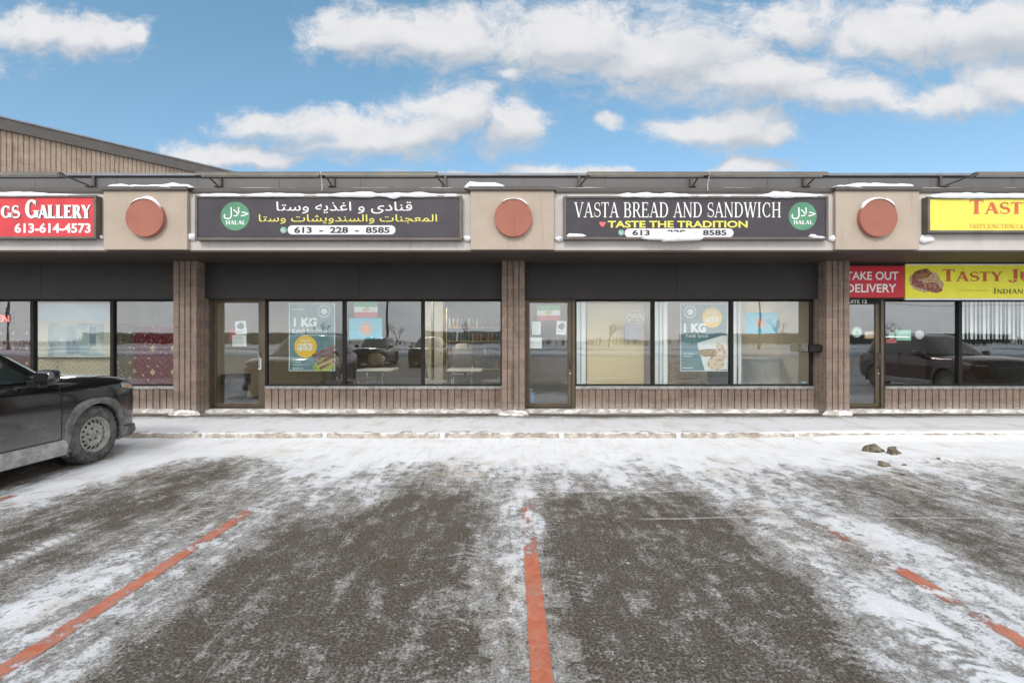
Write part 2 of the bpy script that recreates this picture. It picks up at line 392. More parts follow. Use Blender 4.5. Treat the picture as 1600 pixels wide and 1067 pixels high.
    # tan grit scattered on the packed snow
    gr = M_(nt, 'MULTIPLY', MAP(nt, nC, .62, .74), MAP(nt, dirt, .45, .62))
    col = MIX(nt, M_(nt, 'MULTIPLY', gr, .6), col, (.20, .165, .13))
    h = M_(nt, 'ADD', M_(nt, 'MULTIPLY', sn, .5), M_(nt, 'ADD', M_(nt, 'MULTIPLY', nB, .45), M_(nt, 'MULTIPLY', grain, .25)))
    rough = MIX(nt, fz, (.62, .62, .62), (.8, .8, .8))
    b = BSDF(nt, out, col, XYZ(nt, rough)[0], 0, .35, BUMP(nt, h, .7, .012))
    if kind == 'paint':      # where snow or wear hides the paint the sheet has a hole and the ground shows
        tr = nt.nodes.new('ShaderNodeBsdfTransparent'); mx = nt.nodes.new('ShaderNodeMixShader')
        setin(nt, mx.inputs[0], MAP(nt, v, .42, .52)); nt.links.new(b.outputs[0], mx.inputs[1]); nt.links.new(tr.outputs[0], mx.inputs[2]); nt.links.new(mx.outputs[0], out.inputs[0])
    return m
M_lot = ground_mat('lot'); M_paint = ground_mat('paint')
xs = axis(-7.6, 7.6, .035, -600, 600); ys = np.concatenate([axis(1.6, KERB + .12, .035, -600, 0)[:]]); ys = ys[ys <= KERB + .13]
lot = sheet('parking_lot', xs, ys, ground_z, snow_amount, M_lot); tag(lot, 'snow patched asphalt of the parking stalls', None, None, 'structure')
# the land carries on beside and behind the building
far_mb = MB().add([(-600, KERB + .1, -.02), (600, KERB + .1, -.02), (600, 900, -.02), (-600, 900, -.02)], [(0, 1, 2, 3)])
def plain(name, col, rough=.6, metal=0.0, spec=.5, var=.12, scale=6.0, bump=0.0, coat=0.0, bscale=60, emit=None, estr=0):
    m, nt, out = newmat(name)
    p = POS(nt)
    n = NOISE(nt, p, scale, 5, .6)
    c = MIX(nt, MAP(nt, n, .25, .75), tuple(x * (1 - var) for x in col), tuple(min(1, x * (1 + var)) for x in col))
    rg = M_(nt, 'ADD', rough - .06, M_(nt, 'MULTIPLY', NOISE(nt, p, scale * 3, 3), .12), None, True)
    BSDF(nt, out, c, rg, metal, spec, BUMP(nt, NOISE(nt, p, bscale, 4, .6), bump, .01) if bump else None, emit, estr, coat)
    return m
M_snow = plain('snow', (.72, .735, .76), .75, 0, .3, .06, 5, .8, bscale=28)
tag(far_mb.build('ground', M_snow), 'snow covered ground beyond the building', None, None, 'structure')

# orange stall lines: thin paint sheets that follow the ground, partly hidden by the same snow
def stall_line(xc, y0, y1, wd, extra, label):
    lx = np.linspace(xc - wd / 2, xc + wd / 2, 6); ly = np.arange(y0, y1, .03)
    sf = lambda X, Y: np.clip(snow_amount(X, Y) * .44 + .17 + extra(X, Y), 0, 1)
    o = sheet('stall_line', lx, ly, lambda X, Y, S: ground_z(X, Y) + .004, sf, M_paint)
    tag(o, label, None, 'painted stall lines', 'structure')
nz = lambda X, Y, k, sd_: fbm(X * 0 + Y * k, Y * 0 + 3.3, 3, sd_)
stall_line(.14, 1.0, 4.92, .105, lambda X, Y: -.26 + .62 * sst(3.35, 3.9, Y) * (.25 + 1.2 * nz(X, Y, 3.2, 71)) - .2 * boxm(X, Y, -9, 9, 4.2, 4.6, .1, .1), 'orange line running straight away from the camera in the middle')
stall_line(-2.44, 1.0, 4.75, .105, lambda X, Y: -.27 + .32 * nz(X, Y, 2.6, 73) + .30 * sst(4.3, 4.7, Y), 'orange line beside the pale snow band in front of the dark car stall')
stall_line(2.68, 1.0, 4.6, .105, lambda X, Y: .56 - .70 * boxm(X, Y, -9, 9, 2.2, 2.80, .1, .22) - .75 * boxm(X, Y, -9, 9, 2.95, 3.45, .1, .2) - .46 * boxm(X, Y, -9, 9, 3.75, 4.25, .1, .2), 'orange line mostly buried in snow, showing in short dashes')
stall_line(-5.06, 2.0, 5.1, .105, lambda X, Y: .52 - .62 * boxm(X, Y, -9, 9, 4.62, 4.95, .1, .06), 'orange line end almost hidden by snow beside the dark car')

# ------------------------------------------------------------------ kerb and walk
def kerb_mat():
    m, nt, out = newmat('kerb_concrete')
    p = POS(nt); n = NOISE(nt, p, 7, 6, .65); g = NOISE(nt, p, 120, 3, .7)
    c = MIX(nt, MAP(nt, n, .3, .7), (.25, .215, .17), (.46, .42, .36))
    c = MIX(nt, MAP(nt, M_(nt, 'ADD', g, M_(nt, 'MULTIPLY', n, .5)), .82, .95), c, (.80, .80, .81))
    c = MIX(nt, MAP(nt, g, .28, .42, .7, 0), c, (.10, .085, .07))
    nm = nt.nodes.new('ShaderNodeNewGeometry').outputs['Normal']
    up = MAP(nt, M_(nt, 'ADD', XYZ(nt, nm)[2], M_(nt, 'MULTIPLY', M_(nt, 'SUBTRACT', n, .5), 1.4)), .84, 1.02)
    c = MIX(nt, up, c, (.82, .83, .85))
    BSDF(nt, out, c, .85, 0, .3, BUMP(nt, g, .5, .01)); return m
M_kerb = kerb_mat()
gaps = [PX(g, KERB) for g in (-55, 130, 315, 505, 690, 878, 1062, 1248, 1434, 1620, 1806)]
klab = ['partly behind the dark car wheel', 'just ahead of the dark car bumper', 'below the bin behind the glass door', 'below the shop window with the 53 dollar poster', 'below the pillar between the two bread shop fronts',
        'below the bread shop door with the flag', 'below the window with the 55 dollar poster', 'half sunk in the snow bank', 'buried under snow behind the brown ice chunks', 'buried in snow at the takeaway shop']
for i in range(len(gaps) - 1):
    a, b = gaps[i] + .045, gaps[i + 1] - .045
    mb = MB(); n = 40; hz_ = .105; prof = [(-.002, -.06), (0.0, .06), (.012, .092), (.035, .105), (.19, .105), (.19, -.06)]
    for j in range(n + 1):
        t = j / n; x = a + (b - a) * t
        e = min(t, 1 - t) * (b - a); k = math.sqrt(max(0, 1 - (1 - min(e / .09, 1)) ** 2)) * .5 + .5
        jit = .014 * (vnoise(np.array(x * 7.0), np.array(1.0), 5) - .5)
        mb.v += [(x, KERB + y * 1.0 + (1 - k) * .04 + jit, z * (.75 + .25 * k) + .4 * jit) for y, z in prof]
    m_ = len(prof)
    for j in range(n): mb.f += [(j * m_ + q, j * m_ + q + 1, (j + 1) * m_ + q + 1, (j + 1) * m_ + q) for q in range(m_ - 1)]
    mb.f += [tuple(range(m_)), tuple(range(n * m_, n * m_ + m_))]
    o = mb.build('kerb_stone', M_kerb, None, True, at=((a + b) / 2, KERB, 0))
    tag(o, 'worn concrete kerb stone ' + klab[i], 'kerb', 'kerb stones along the walk')
def walk_s(X, Y):
    s = .86 + .12 * (fbm(X * .7, Y * 2.0, 4, 81) - .5) + .10 * (fbm(X * 6, Y * 6, 3, 84) - .5)
    wy = Y + .30 * (fbm(X * .55, Y * 1.5, 4, 82) - .5)
    s = s - .30 * sst(8.85, 9.25, wy) * (.45 + .9 * fbm(X * .8, Y * 6, 4, 83))
    s = s - .42 * boxm(X, wy, -20, 20, 9.34, 9.62, .3, .10) * (.5 + .9 * fbm(X * 1.3, Y * 9, 3, 85))
    s = s - .10 * sst(7.95, 7.88, Y)
    return np.clip(s, 0, 1)
def walk_z(X, Y, S):
    return .098 + .026 * sst(7.8, 9.4, Y) + .012 * sst(.5, .95, S) * (.5 + fbm(X * 3, Y * 3, 3, 86)) + .02 * boxm(X, Y, -30, 30, 7.9, 8.0, .1, .06) * fbm(X * 2, Y * 2, 3, 87) * 0 + .03 * sst(3.6, 5.6, X) * (1 - sst(7.9, 8.3, Y)) - .20 * (1 - sst(7.76, 7.80, Y))
M_walk = ground_mat('walk')
xw = axis(-9.5, 9.5, .05, -40, 40); yw = np.arange(KERB + .05, 9.82, .03)
tag(sheet('walkway', xw, yw, walk_z, walk_s, M_walk), 'snowy walk along the shop fronts', None, None, 'structure')
# ------------------------------------------------------------------ building materials
def block_mat(name, dark, light, stain=.5):
    m, nt, out = newmat(name)
    p = OBJ(nt); x, y, z = XYZ(nt, p)[0:3]
    row = M_(nt, 'DIVIDE', z, .2); fr = M_(nt, 'FRACT', row); fl = M_(nt, 'FLOOR', row)
    along = M_(nt, 'ADD', x, M_(nt, 'MULTIPLY', y, 1.0))
    bid = M_(nt, 'FLOOR', M_(nt, 'ADD', M_(nt, 'DIVIDE', along, .41), M_(nt, 'MULTIPLY', fl, .5)))
    wn = nt.nodes.new('ShaderNodeTexWhiteNoise'); wn.noise_dimensions = '2D'
    nt.links.new(COMB(nt, bid, fl, 0), wn.inputs['Vector'])
    n = NOISE(nt, p, 9, 6, .65); g = NOISE(nt, p, 90, 4, .7)
    t = M_(nt, 'ADD', M_(nt, 'ADD', .10, M_(nt, 'MULTIPLY', wn.outputs['Value'], .14)), M_(nt, 'ADD', M_(nt, 'MULTIPLY', n, .55), M_(nt, 'MULTIPLY', M_(nt, 'SUBTRACT', g, .5), .8)))
    c = MIX(nt, MAP(nt, t, .15, .75), dark, light)
    mort = MAP(nt, M_(nt, 'ABSOLUTE', M_(nt, 'SUBTRACT', fr, .5)), .462, .485)
    c = MIX(nt, M_(nt, 'MULTIPLY', mort, .32), c, (.36, .31, .27))
    # old water stains running down
    st = NOISE(nt, V_(nt, 'MULTIPLY', p, (7, 7, .8)), 1.0, 4, .6)
    c = MIX(nt, MAP(nt, st, .54, .74, 0, stain), c, (.085, .062, .05))
    salt = M_(nt, 'MULTIPLY', MAP(nt, M_(nt, 'ADD', z, M_(nt, 'MULTIPLY', n, .35)), .38, .56, 1, 0), MAP(nt, g, .42, .62))
    c = MIX(nt, M_(nt, 'MULTIPLY', salt, .6), c, (.62, .58, .55))
    h = M_(nt, 'SUBTRACT', M_(nt, 'MULTIPLY', g, .6), mort)
    BSDF(nt, out, c, .9, 0, .2, BUMP(nt, h, .5, .006)); return m
M_block = block_mat('ribbed_block', (.13, .096, .077), (.285, .215, .172), .7)
M_block_b = block_mat('ribbed_block_tan', (.24, .18, .135), (.42, .33, .255), .45)
M_panel = plain('charcoal_panel', (.029, .026, .024), .65, 0, .4, .18, 1.6)
M_bronze = plain('bronze_frame', (.105, .082, .056), .42, .35, .5, .15, 5)
M_black = plain('black_frame', (.014, .013, .012), .6, 0, .25, .2, 5)
M_sill = plain('sill_metal', (.30, .29, .28), .5, .3, .5, .35, 9)
M_cap = plain('brown_flashing', (.085, .075, .068), .5, .2, .5, .15, 3)
M_paraflash = plain('pale_flashing', (.20, .21, .23), .45, .4, .5, .15, 3)
M_para = plain('grey_siding', (.135, .127, .128), .55, .1, .4, .12, 1.2)
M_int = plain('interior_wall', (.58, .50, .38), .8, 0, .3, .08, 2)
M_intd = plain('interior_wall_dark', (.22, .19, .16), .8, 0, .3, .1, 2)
M_tile = plain('floor_tile', (.10, .09, .08), .4, 0, .5, .2, 2)
M_ceil = plain('ceiling_tile', (.5, .49, .47), .9, 0, .2, .05, 2)
M_roof = plain('roof_membrane', (.70, .71, .73), .8, 0, .2, .1, 1)
M_white = plain('white_plastic', (.76, .76, .74), .5, 0, .4, .04, 3)
M_stucco_b = None
def stucco(name, col, streak):
    m, nt, out = newmat(name); p = POS(nt)
    n = NOISE(nt, p, 2.0, 6, .6); g = NOISE(nt, p, 140, 3, .7)
    c = MIX(nt, MAP(nt, n, .3, .7), tuple(x * .93 for x in col), tuple(x * 1.05 for x in col))
    st = NOISE(nt, V_(nt, 'MULTIPLY', p, (9, 9, .7)), 1.0, 4, .6)
    c = MIX(nt, MAP(nt, st, .56, .78, 0, streak), c, tuple(x * .62 for x in col))
    BSDF(nt, out, c, .92, 0, .2, BUMP(nt, g, .35, .003)); return m
M_box = stucco('beige_stucco', (.425, .355, .292), .45)
M_fas = stucco('pale_stucco', (.54, .505, .475), .5)
M_medal = stucco('terracotta', (.345, .142, .105), .4)
def soffit_mat():
    m, nt, out = newmat('brown_soffit'); p = POS(nt)
    n = NOISE(nt, p, 1.2, 4)
    BSDF(nt, out, MIX(nt, n, (.050, .036, .029), (.080, .060, .049)), .5, .1, .4); return m
M_soffit = soffit_mat()
def ledge_mat():
    m, nt, out = newmat('snowy_concrete'); p = POS(nt)
    n = NOISE(nt, V_(nt, 'MULTIPLY', p, (1, 1, 2.2)), 6, 6, .65); g = NOISE(nt, p, 120, 3, .7)
    c = MIX(nt, MAP(nt, n, .38, .62), (.40, .365, .325), (.80, .795, .79))
    c = MIX(nt, MAP(nt, M_(nt, 'ADD', g, M_(nt, 'MULTIPLY', n, .7)), .62, .78, .55, 0), c, (.20, .17, .14))
    BSDF(nt, out, c, .85, 0, .3, BUMP(nt, g, .5, .006)); return m
M_ledge = ledge_mat()
def glass_mat(name, tint, refl, wav=1.0):
    m, nt, out = newmat(name); p = POS(nt)
    nrm = BUMP(nt, M_(nt, 'ADD', NOISE(nt, p, 1.1, 2, .5), M_(nt, 'MULTIPLY', NOISE(nt, p, 5, 1), .05)), .011 * wav, .12)
    fr = nt.nodes.new('ShaderNodeFresnel'); setin(nt, fr.inputs[0], MAP(nt, nt.nodes.new('ShaderNodeNewGeometry').outputs['Backfacing'], 0, 1, 1.5, 1 / 1.5, False))
    tr = nt.nodes.new('ShaderNodeBsdfTransparent'); tr.inputs[0].default_value = (*tint, 1)
    gl = nt.nodes.new('ShaderNodeBsdfGlossy'); gl.inputs['Roughness'].default_value = .0; gl.inputs[0].default_value = (.95, .97, 1, 1)
    nt.links.new(nrm, gl.inputs['Normal'])
    mx = nt.nodes.new('ShaderNodeMixShader')
    setin(nt, mx.inputs[0], M_(nt, 'ADD', M_(nt, 'MULTIPLY', fr.outputs[0], 1.0), refl, None, True))
    nt.links.new(tr.outputs[0], mx.inputs[1]); nt.links.new(gl.outputs[0], mx.inputs[2]); nt.links.new(mx.outputs[0], out.inputs[0])
    return m
M_glass = glass_mat('shop_glass', (.93, .95, .94), .07)

# ------------------------------------------------------------------ the strip mall, one building
CX = [-12.77, -6.39, .025, 6.37, 12.75]
HW = .223
mall = thing('shop_building', 'low brown block strip of shops with grey panels and pale sign band', 'building', (0, YG, 0))
def ribbed(mb, x0, x1, yf, yb, z0, z1, pitch=.1365, gw=.024, gd=.032, ends=True):
    n = max(1, round((x1 - x0) / pitch)); p = (x1 - x0) / n
    poly = [(x0, yb), (x0, yf)]
    for i in range(1, n):
        c = x0 + i * p; poly += [(c - gw / 2, yf), (c - gw / 2 + .004, yf + gd), (c + gw / 2 - .004, yf + gd), (c + gw / 2, yf)]
    poly += [(x1, yf), (x1, yb)]
    return mb.prism_xy(poly, z0, z1)
ZS, ZT = 3.16, 4.175
ZG0, ZG1 = .669, 2.374
for cx in CX:
    mb = MB()
    poly = []
    def edge(p0, p1, n, inw):       # one grooved face of the pillar
        p0 = Vector(p0); p1 = Vector(p1); d = (p1 - p0) / n; u = d.normalized(); inw = Vector(inw)
        out = [tuple(p0)]
        for i in range(1, n):
            c = p0 + d * i; out += [tuple(c - u * .011), tuple(c - u * .007 + inw * .028), tuple(c + u * .007 + inw * .028), tuple(c + u * .011)]
        return out
    poly = edge((cx - HW, YG + .05), (cx - HW, YC), 4, (1, 0)) + edge((cx - HW, YC), (cx + HW, YC), 4, (0, 1)) + edge((cx + HW, YC), (cx + HW, YG + .05), 4, (-1, 0)) + [(cx + HW, YG + .05)]
    mb.prism_xy(poly, .08, ZS)
    col = mb.build('pillar', M_block, mall)
def window(x0, x1, end0=.033, end1=.033):
    mb = MB(); y0, y1 = YG - .05, YG + .05
    mb.box(x0, x0 + end0, y0, y1, ZG0 - .02, ZG1 + .075); mb.box(x1 - end1, x1, y0, y1, ZG0 - .02, ZG1 + .075)
    mb.box(x0 + end0, x1 - end1, y0, y1, ZG1, ZG1 + .075); mb.box(x0 + end0, x1 - end1, y0, y1, ZG0 - .02, ZG0 + .012)
    wdw = mb.build('window', M_black, mall, bevel=.003)
    MB().box(x0 + end0, x1 - end1, YG - .004, YG + .004, ZG0 + .012, ZG1).build('pane', M_glass, wdw)
def door(x0, x1, lock):
    zt = ZG1 + .02
    fr = MB(); y0, y1 = YG - .055, YG + .055
    fr.box(x0, x0 + .055, y0, y1, .19, ZG1 + .075); fr.box(x1 - .06, x1, y0, y1, .19, ZG1 + .075)
    fr.box(x0 + .055, x1 - .06, y0, y1, zt, ZG1 + .075); fr.box(x0 + .055, x1 - .06, y0 - .02, y1, .19, .205)
    d = fr.build('door', M_bronze, mall, bevel=.003)
    a, b = x0 + .059, x1 - .064
    lf = MB(); q0, q1 = YG - .022, YG + .022
    lf.box(a, a + .052, q0, q1, .212, zt - .005); lf.box(b - .085, b, q0, q1, .212, zt - .005)
    lf.box(a + .052, b - .085, q0, q1, .212, .29); lf.box(a + .052, b - .085, q0, q1, zt - .05, zt - .005)
    lf.build('leaf', M_bronze, d, bevel=.003)
    MB().box(a + .052, b - .085, YG - .004, YG + .004, .29, zt - .05).build('pane', M_glass, d)
    h = MB(); hx = b - .045
    h.tube([(hx, q0 - .005, 1.02), (hx, q0 - .06, 1.02), (hx, q0 - .06, 1.30), (hx, q0 - .005, 1.30)], .013, 8)
    h.build('handle', M_sill if not lock else M_bronze, d, True)
    if lock:
        MB().disc((hx + .015, .90), .022, q0 - .014, q0, 16).build('lock', M_sill, d)
    else:
        MB().box(hx - .03, hx + .03, q0 - .03, q0, .98, 1.22).build('lock', M_white, d, bevel=.006)
    MB().box(a + .01, b - .01, q0 + .001, q0 + .02, .196, .211).build('sweep', M_black, d)
def knee(x0, x1):
    mb = MB(); ribbed(mb, x0, x1, YG - .075, YG + .075, .15, .589); mb.build('knee_wall', M_block, mall)
    MB().box(x0, x1, YG - .10, YG + .07, .589, .612).box(x0, x1, YG - .085, YG - .051, .612, .645).build('sill', M_sill, mall, bevel=.004)
gx = lambda p: PX(p, YG)
# each front from pillar to pillar: door then windows
fronts = [
    (None, [CX[0] + HW, gx(-72), gx(53.2), gx(177.5), CX[1] - HW], True),
    ((CX[1] + HW + .004, gx(416)), [gx(416), gx(538.5), gx(661), CX[2] - HW - .004], False),
    ((CX[2] + HW + .004, gx(898)), [gx(898), gx(1019.5), gx(1142), CX[3] - HW - .004], True),
    ((CX[3] + HW + .004, gx(1378)), [gx(1378), gx(1497.5), gx(1622), CX[4] - HW - .004], True)]
for dr, ws, lock in fronts:
    if dr: door(dr[0], dr[1], lock)
    for a, b in zip(ws, ws[1:]): window(a, b)
    knee(ws[0] + (.01 if dr else 0), ws[-1])
for i in range(4):
    a, b = CX[i] + HW, CX[i + 1] - HW
    pm = MB(); mid = (a + b) / 2 + .12
    pm.box(a + .001, mid - .0012, YP, YG + .10, 2.41, ZS - .01); pm.box(mid + .0012, b - .001, YP + .002, YG + .10, 2.41, ZS - .01)
    pm.build('transom_panel', M_panel, mall, bevel=.004)
lg = MB()
for i in range(4):
    a, b = CX[i] + HW, CX[i + 1] - HW
    lg.box(a, b, 9.74, YG + .2, .05, .188)
lg.build('foundation_ledge', M_ledge, mall, bevel=.012)
# sign band, its boxes over the pillars, medallions, flashings
BX = [-12.74, -6.37, .006, 6.35, 12.72]; BW = .725; MX = [-12.68, -6.326, .021, 6.313, 12.66]
for i in range(4):
    a, b = BX[i] + BW, BX[i + 1] - BW
    f = MB().box(a + .001, b - .001, YS, YW, ZS, ZT).build('sign_band', M_fas, mall)
    MB().box(a + .03, b - .03, YS - .035, YW - .001, ZT + .001, ZT + .068).box(a + .03, b - .03, YS - .03, YS - .001, ZT - .02, ZT + .001).build('flashing', M_cap, f, bevel=.003)
for bx, mx in zip(BX, MX):
    f = MB().box(bx - BW, bx + BW, YB, YW, ZS - .002, ZT + .004).build('pillar_box', M_box, mall, bevel=.006)
    MB().box(bx - BW - .028, bx + BW + .028, YB - .045, YW - .001, ZT + .005, ZT + .066).build('flashing', M_cap, f, bevel=.003)
    MB().disc((mx, 3.69), .325, YB - .085, YB - .001, 64).build('medallion', M_medal, f, bevel=.004)
x0, x1 = BX[0] - BW, BX[-1] + BW
so = MB()
ny = 12; yy = np.linspace(YS - .02, YG + .02, ny + 1)
for k in range(ny): so.box(x0, x1, yy[k] + .012, yy[k + 1] - .012, ZS - .034, ZS - .003)
so.box(x0, x1, YS + .001, YG + .05, ZS - .0025, ZS + .0)
so.build('soffit', M_soffit, mall)
sm = MB()
for cx in CX: sm.box(cx - .012, cx + .012, YS - .02, YC + .02, ZS - .042, ZS - .0345)
sm.build('soffit_seam', M_cap, mall)
pp = MB(); segs = np.arange(x0, x1 + .01, 1.52)
for a, b in zip(segs, segs[1:]): pp.box(a + .003, b - .003, YW + .001, YW + .2, ZT - .3, 4.615)
pp.box(x0, x1, YW + .012, YW + .22, ZT - .31, 4.61)
par = pp.build('parapet', M_para, mall)
MB().box(x0, x1, YW - .03, YW + .3, 4.640, 4.690).build('coping', M_paraflash, par, bevel=.004)
MB().box(x0, x1, YW - .012, YW + .28, 4.612, 4.639).build('drip_edge', M_black, par)
MB().box(x0, x1, YW + .3, 22, 4.1, 4.3).build('roof', M_roof, mall)
MB().box(x0 + .1, x0 + .3, YG + .1, 22, 0, 4.1).box(x1 - .3, x1 - .1, YG + .1, 22, 0, 4.1).box(x0 + .3, x1 - .3, 21.8, 22, 0, 4.1).build('outer_wall', M_block_b, mall)
# shop interiors seen through the glass
MB().box(x0 + .31, x1 - .31, YG + .08, 21.79, .10, .19).build('shop_floor', M_tile, mall)
MB().box(x0 + .31, x1 - .31, YG + .11, 21.79, 2.95, 3.0).build('shop_ceiling', M_ceil, mall)
wl = MB()
for cx in CX[1:-1]: wl.box(cx - .06, cx + .06, YG + .11, 17.0, .191, 2.949)
wl.box(CX[2] + .07, CX[3] - .07, 15.4, 15.5, .191, 2.949)
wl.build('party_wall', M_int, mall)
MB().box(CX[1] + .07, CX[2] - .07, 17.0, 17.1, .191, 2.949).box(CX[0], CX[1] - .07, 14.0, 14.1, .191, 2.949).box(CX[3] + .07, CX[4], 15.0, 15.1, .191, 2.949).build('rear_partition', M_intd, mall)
# snow swept against the foot of the pillars
for k, cx in enumerate(CX[1:4]):
    vs = []; fs = []; n = 28
    for j in range(9):
        t = j / 8
        for i in range(n):
            a = math.pi * i / (n - 1); r = 1 + .7 * (vnoise(np.array(i * .55), np.array(j * .5), 90 + k) - .5)
            vs.append((cx - math.cos(a) * (.22 + .11 * t * r), YC + .02 - math.sin(a) * (.02 + .12 * t * r), .215 - .11 * t + .02 * (vnoise(np.array(i * .9), np.array(j * 1.1), 95 + k) - .5)))
    for j in range(8): fs += [(j * n + i, j * n + i + 1, (j + 1) * n + i + 1, (j + 1) * n + i) for i in range(n - 1)]
    tag(MB().add(vs, fs).build('snow', M_ledge, None, True, at=(cx, YC, .1)), 'small snow heap at the foot of the %s block pillar' % ['left', 'middle', 'right'][k], None, None, 'stuff')
# mail box beside the right pillar
mbx = thing('mailbox', 'black wall letter box beside the window with a blue card', 'letter box', (6.10, YP - .02, 1.42))
mb = MB(); mb.prism_yz([(9.62, 1.36), (9.62, 1.46), (9.70, 1.505), (9.93, 1.505), (9.93, 1.34), (9.66, 1.34)], 5.90, 6.145); mb.build('box', M_black, mbx, bevel=.008)
MB().box(5.895, 6.142, 9.612, 9.64, 1.455, 1.475).build('lid', M_black, mbx, bevel=.004)
MB().box(5.884, 5.899, 9.70, 9.91, 1.35, 1.52).build('bracket', M_sill, mbx, bevel=.003)

# ------------------------------------------------------------------ the taller ribbed building behind, set at an angle
bb = thing('brick_hall', 'taller tan ribbed block hall rising behind the parapet', 'building', (-17.2, 16.3, 0))
hx, hy = .663, .748
def hall(u, v, z): return (-17.2 + hx * u - hy * v, 16.3 + hy * u + hx * v, z)
mb = MB(); n = int(44 / .1365); poly = []
for i in range(n):
    c = -14 + i * .1365; poly += [(c, 0), (c + .105, 0), (c + .109, .03), (c + .1325, .03)]
vs = [hall(u, v, 0) for u, v in poly] + [hall(u, v, 8.65) for u, v in poly]; k = len(poly)
mb.add(vs, [(i, i + 1, i + 1 + k, i + k) for i in range(k - 1)])
mb.build('wall', M_block_b, bb)
def hbox(mb, u0, u1, v0, v1, z0, z1):
    vs = [hall(u, v, z) for z in (z0, z1) for (u, v) in ((u0, v0), (u1, v0), (u1, v1), (u0, v1))]
    return mb.add(vs, [(0, 3, 2, 1), (4, 5, 6, 7), (0, 1, 5, 4), (1, 2, 6, 5), (2, 3, 7, 6), (3, 0, 4, 7)])
hbox(MB(), -14, 30, -.12, .05, 8.62, 9.0).build('fascia', M_cap, bb)
hbox(MB(), -14, 30, -.16, .3, 9.0, 9.05).build('coping', M_paraflash, bb)
hbox(hbox(MB(), -14, 30, .06, 20, 8.7, 8.9), -13.9, 29.8, .05, 19.9, 0, 8.69).build('roof', M_roof, bb)
# ------------------------------------------------------------------ lettering
def fit(vs, fs, x0, x1, z0, z1, y, th, name, mat, parent):
    """flat outline (x, z) scaled into a rectangle and given a few millimetres of thickness"""
    a = np.array([(p[0], p[1]) for p in vs], float); lo = a.min(0); hi = a.max(0)
    a = (a - lo) / np.maximum(hi - lo, 1e-6) * np.array([x1 - x0, z1 - z0]) + np.array([x0, z0])
    dep = [p[2] if len(p) > 2 else 0.0 for p in vs]
    mb = MB(); mb.add([(p[0], y - d, p[1]) for p, d in zip(a, dep)], fs)
    return mb.build(name, mat, parent, recalc=False)
def outline(body, bold=0.0, res=3):
    c = bpy.data.curves.new('outline', 'FONT'); c.body = body; c.resolution_u = res; c.offset = bold; c.fill_mode = 'FRONT'
    o = bpy.data.objects.new('outline', c); COL.objects.link(o)
    me = bpy.data.meshes.new_from_object(o.evaluated_get(bpy.context.evaluated_depsgraph_get()))
    vs = [(v.co.x, v.co.y) for v in me.vertices]; fs = [tuple(p.vertices) for p in me.polygons]
    bpy.data.objects.remove(o); bpy.data.curves.remove(c); bpy.data.meshes.remove(me)
    return vs, fs
def text(body, x0, x1, z0, z1, y, mat, parent, bold=0.0, name='lettering'):
    vs, fs = outline(body, bold); return fit(vs, fs, x0, x1, z0, z1, y, 0, name, mat, parent)
def ptext(body, px0, px1, py0, py1, Y, mat, parent, bold=0.0, name='lettering', dy=.0035):
    return text(body, PX(px0, Y), PX(px1, Y), PZ(py1, Y), PZ(py0, Y), Y - dy, mat, parent, bold, name)
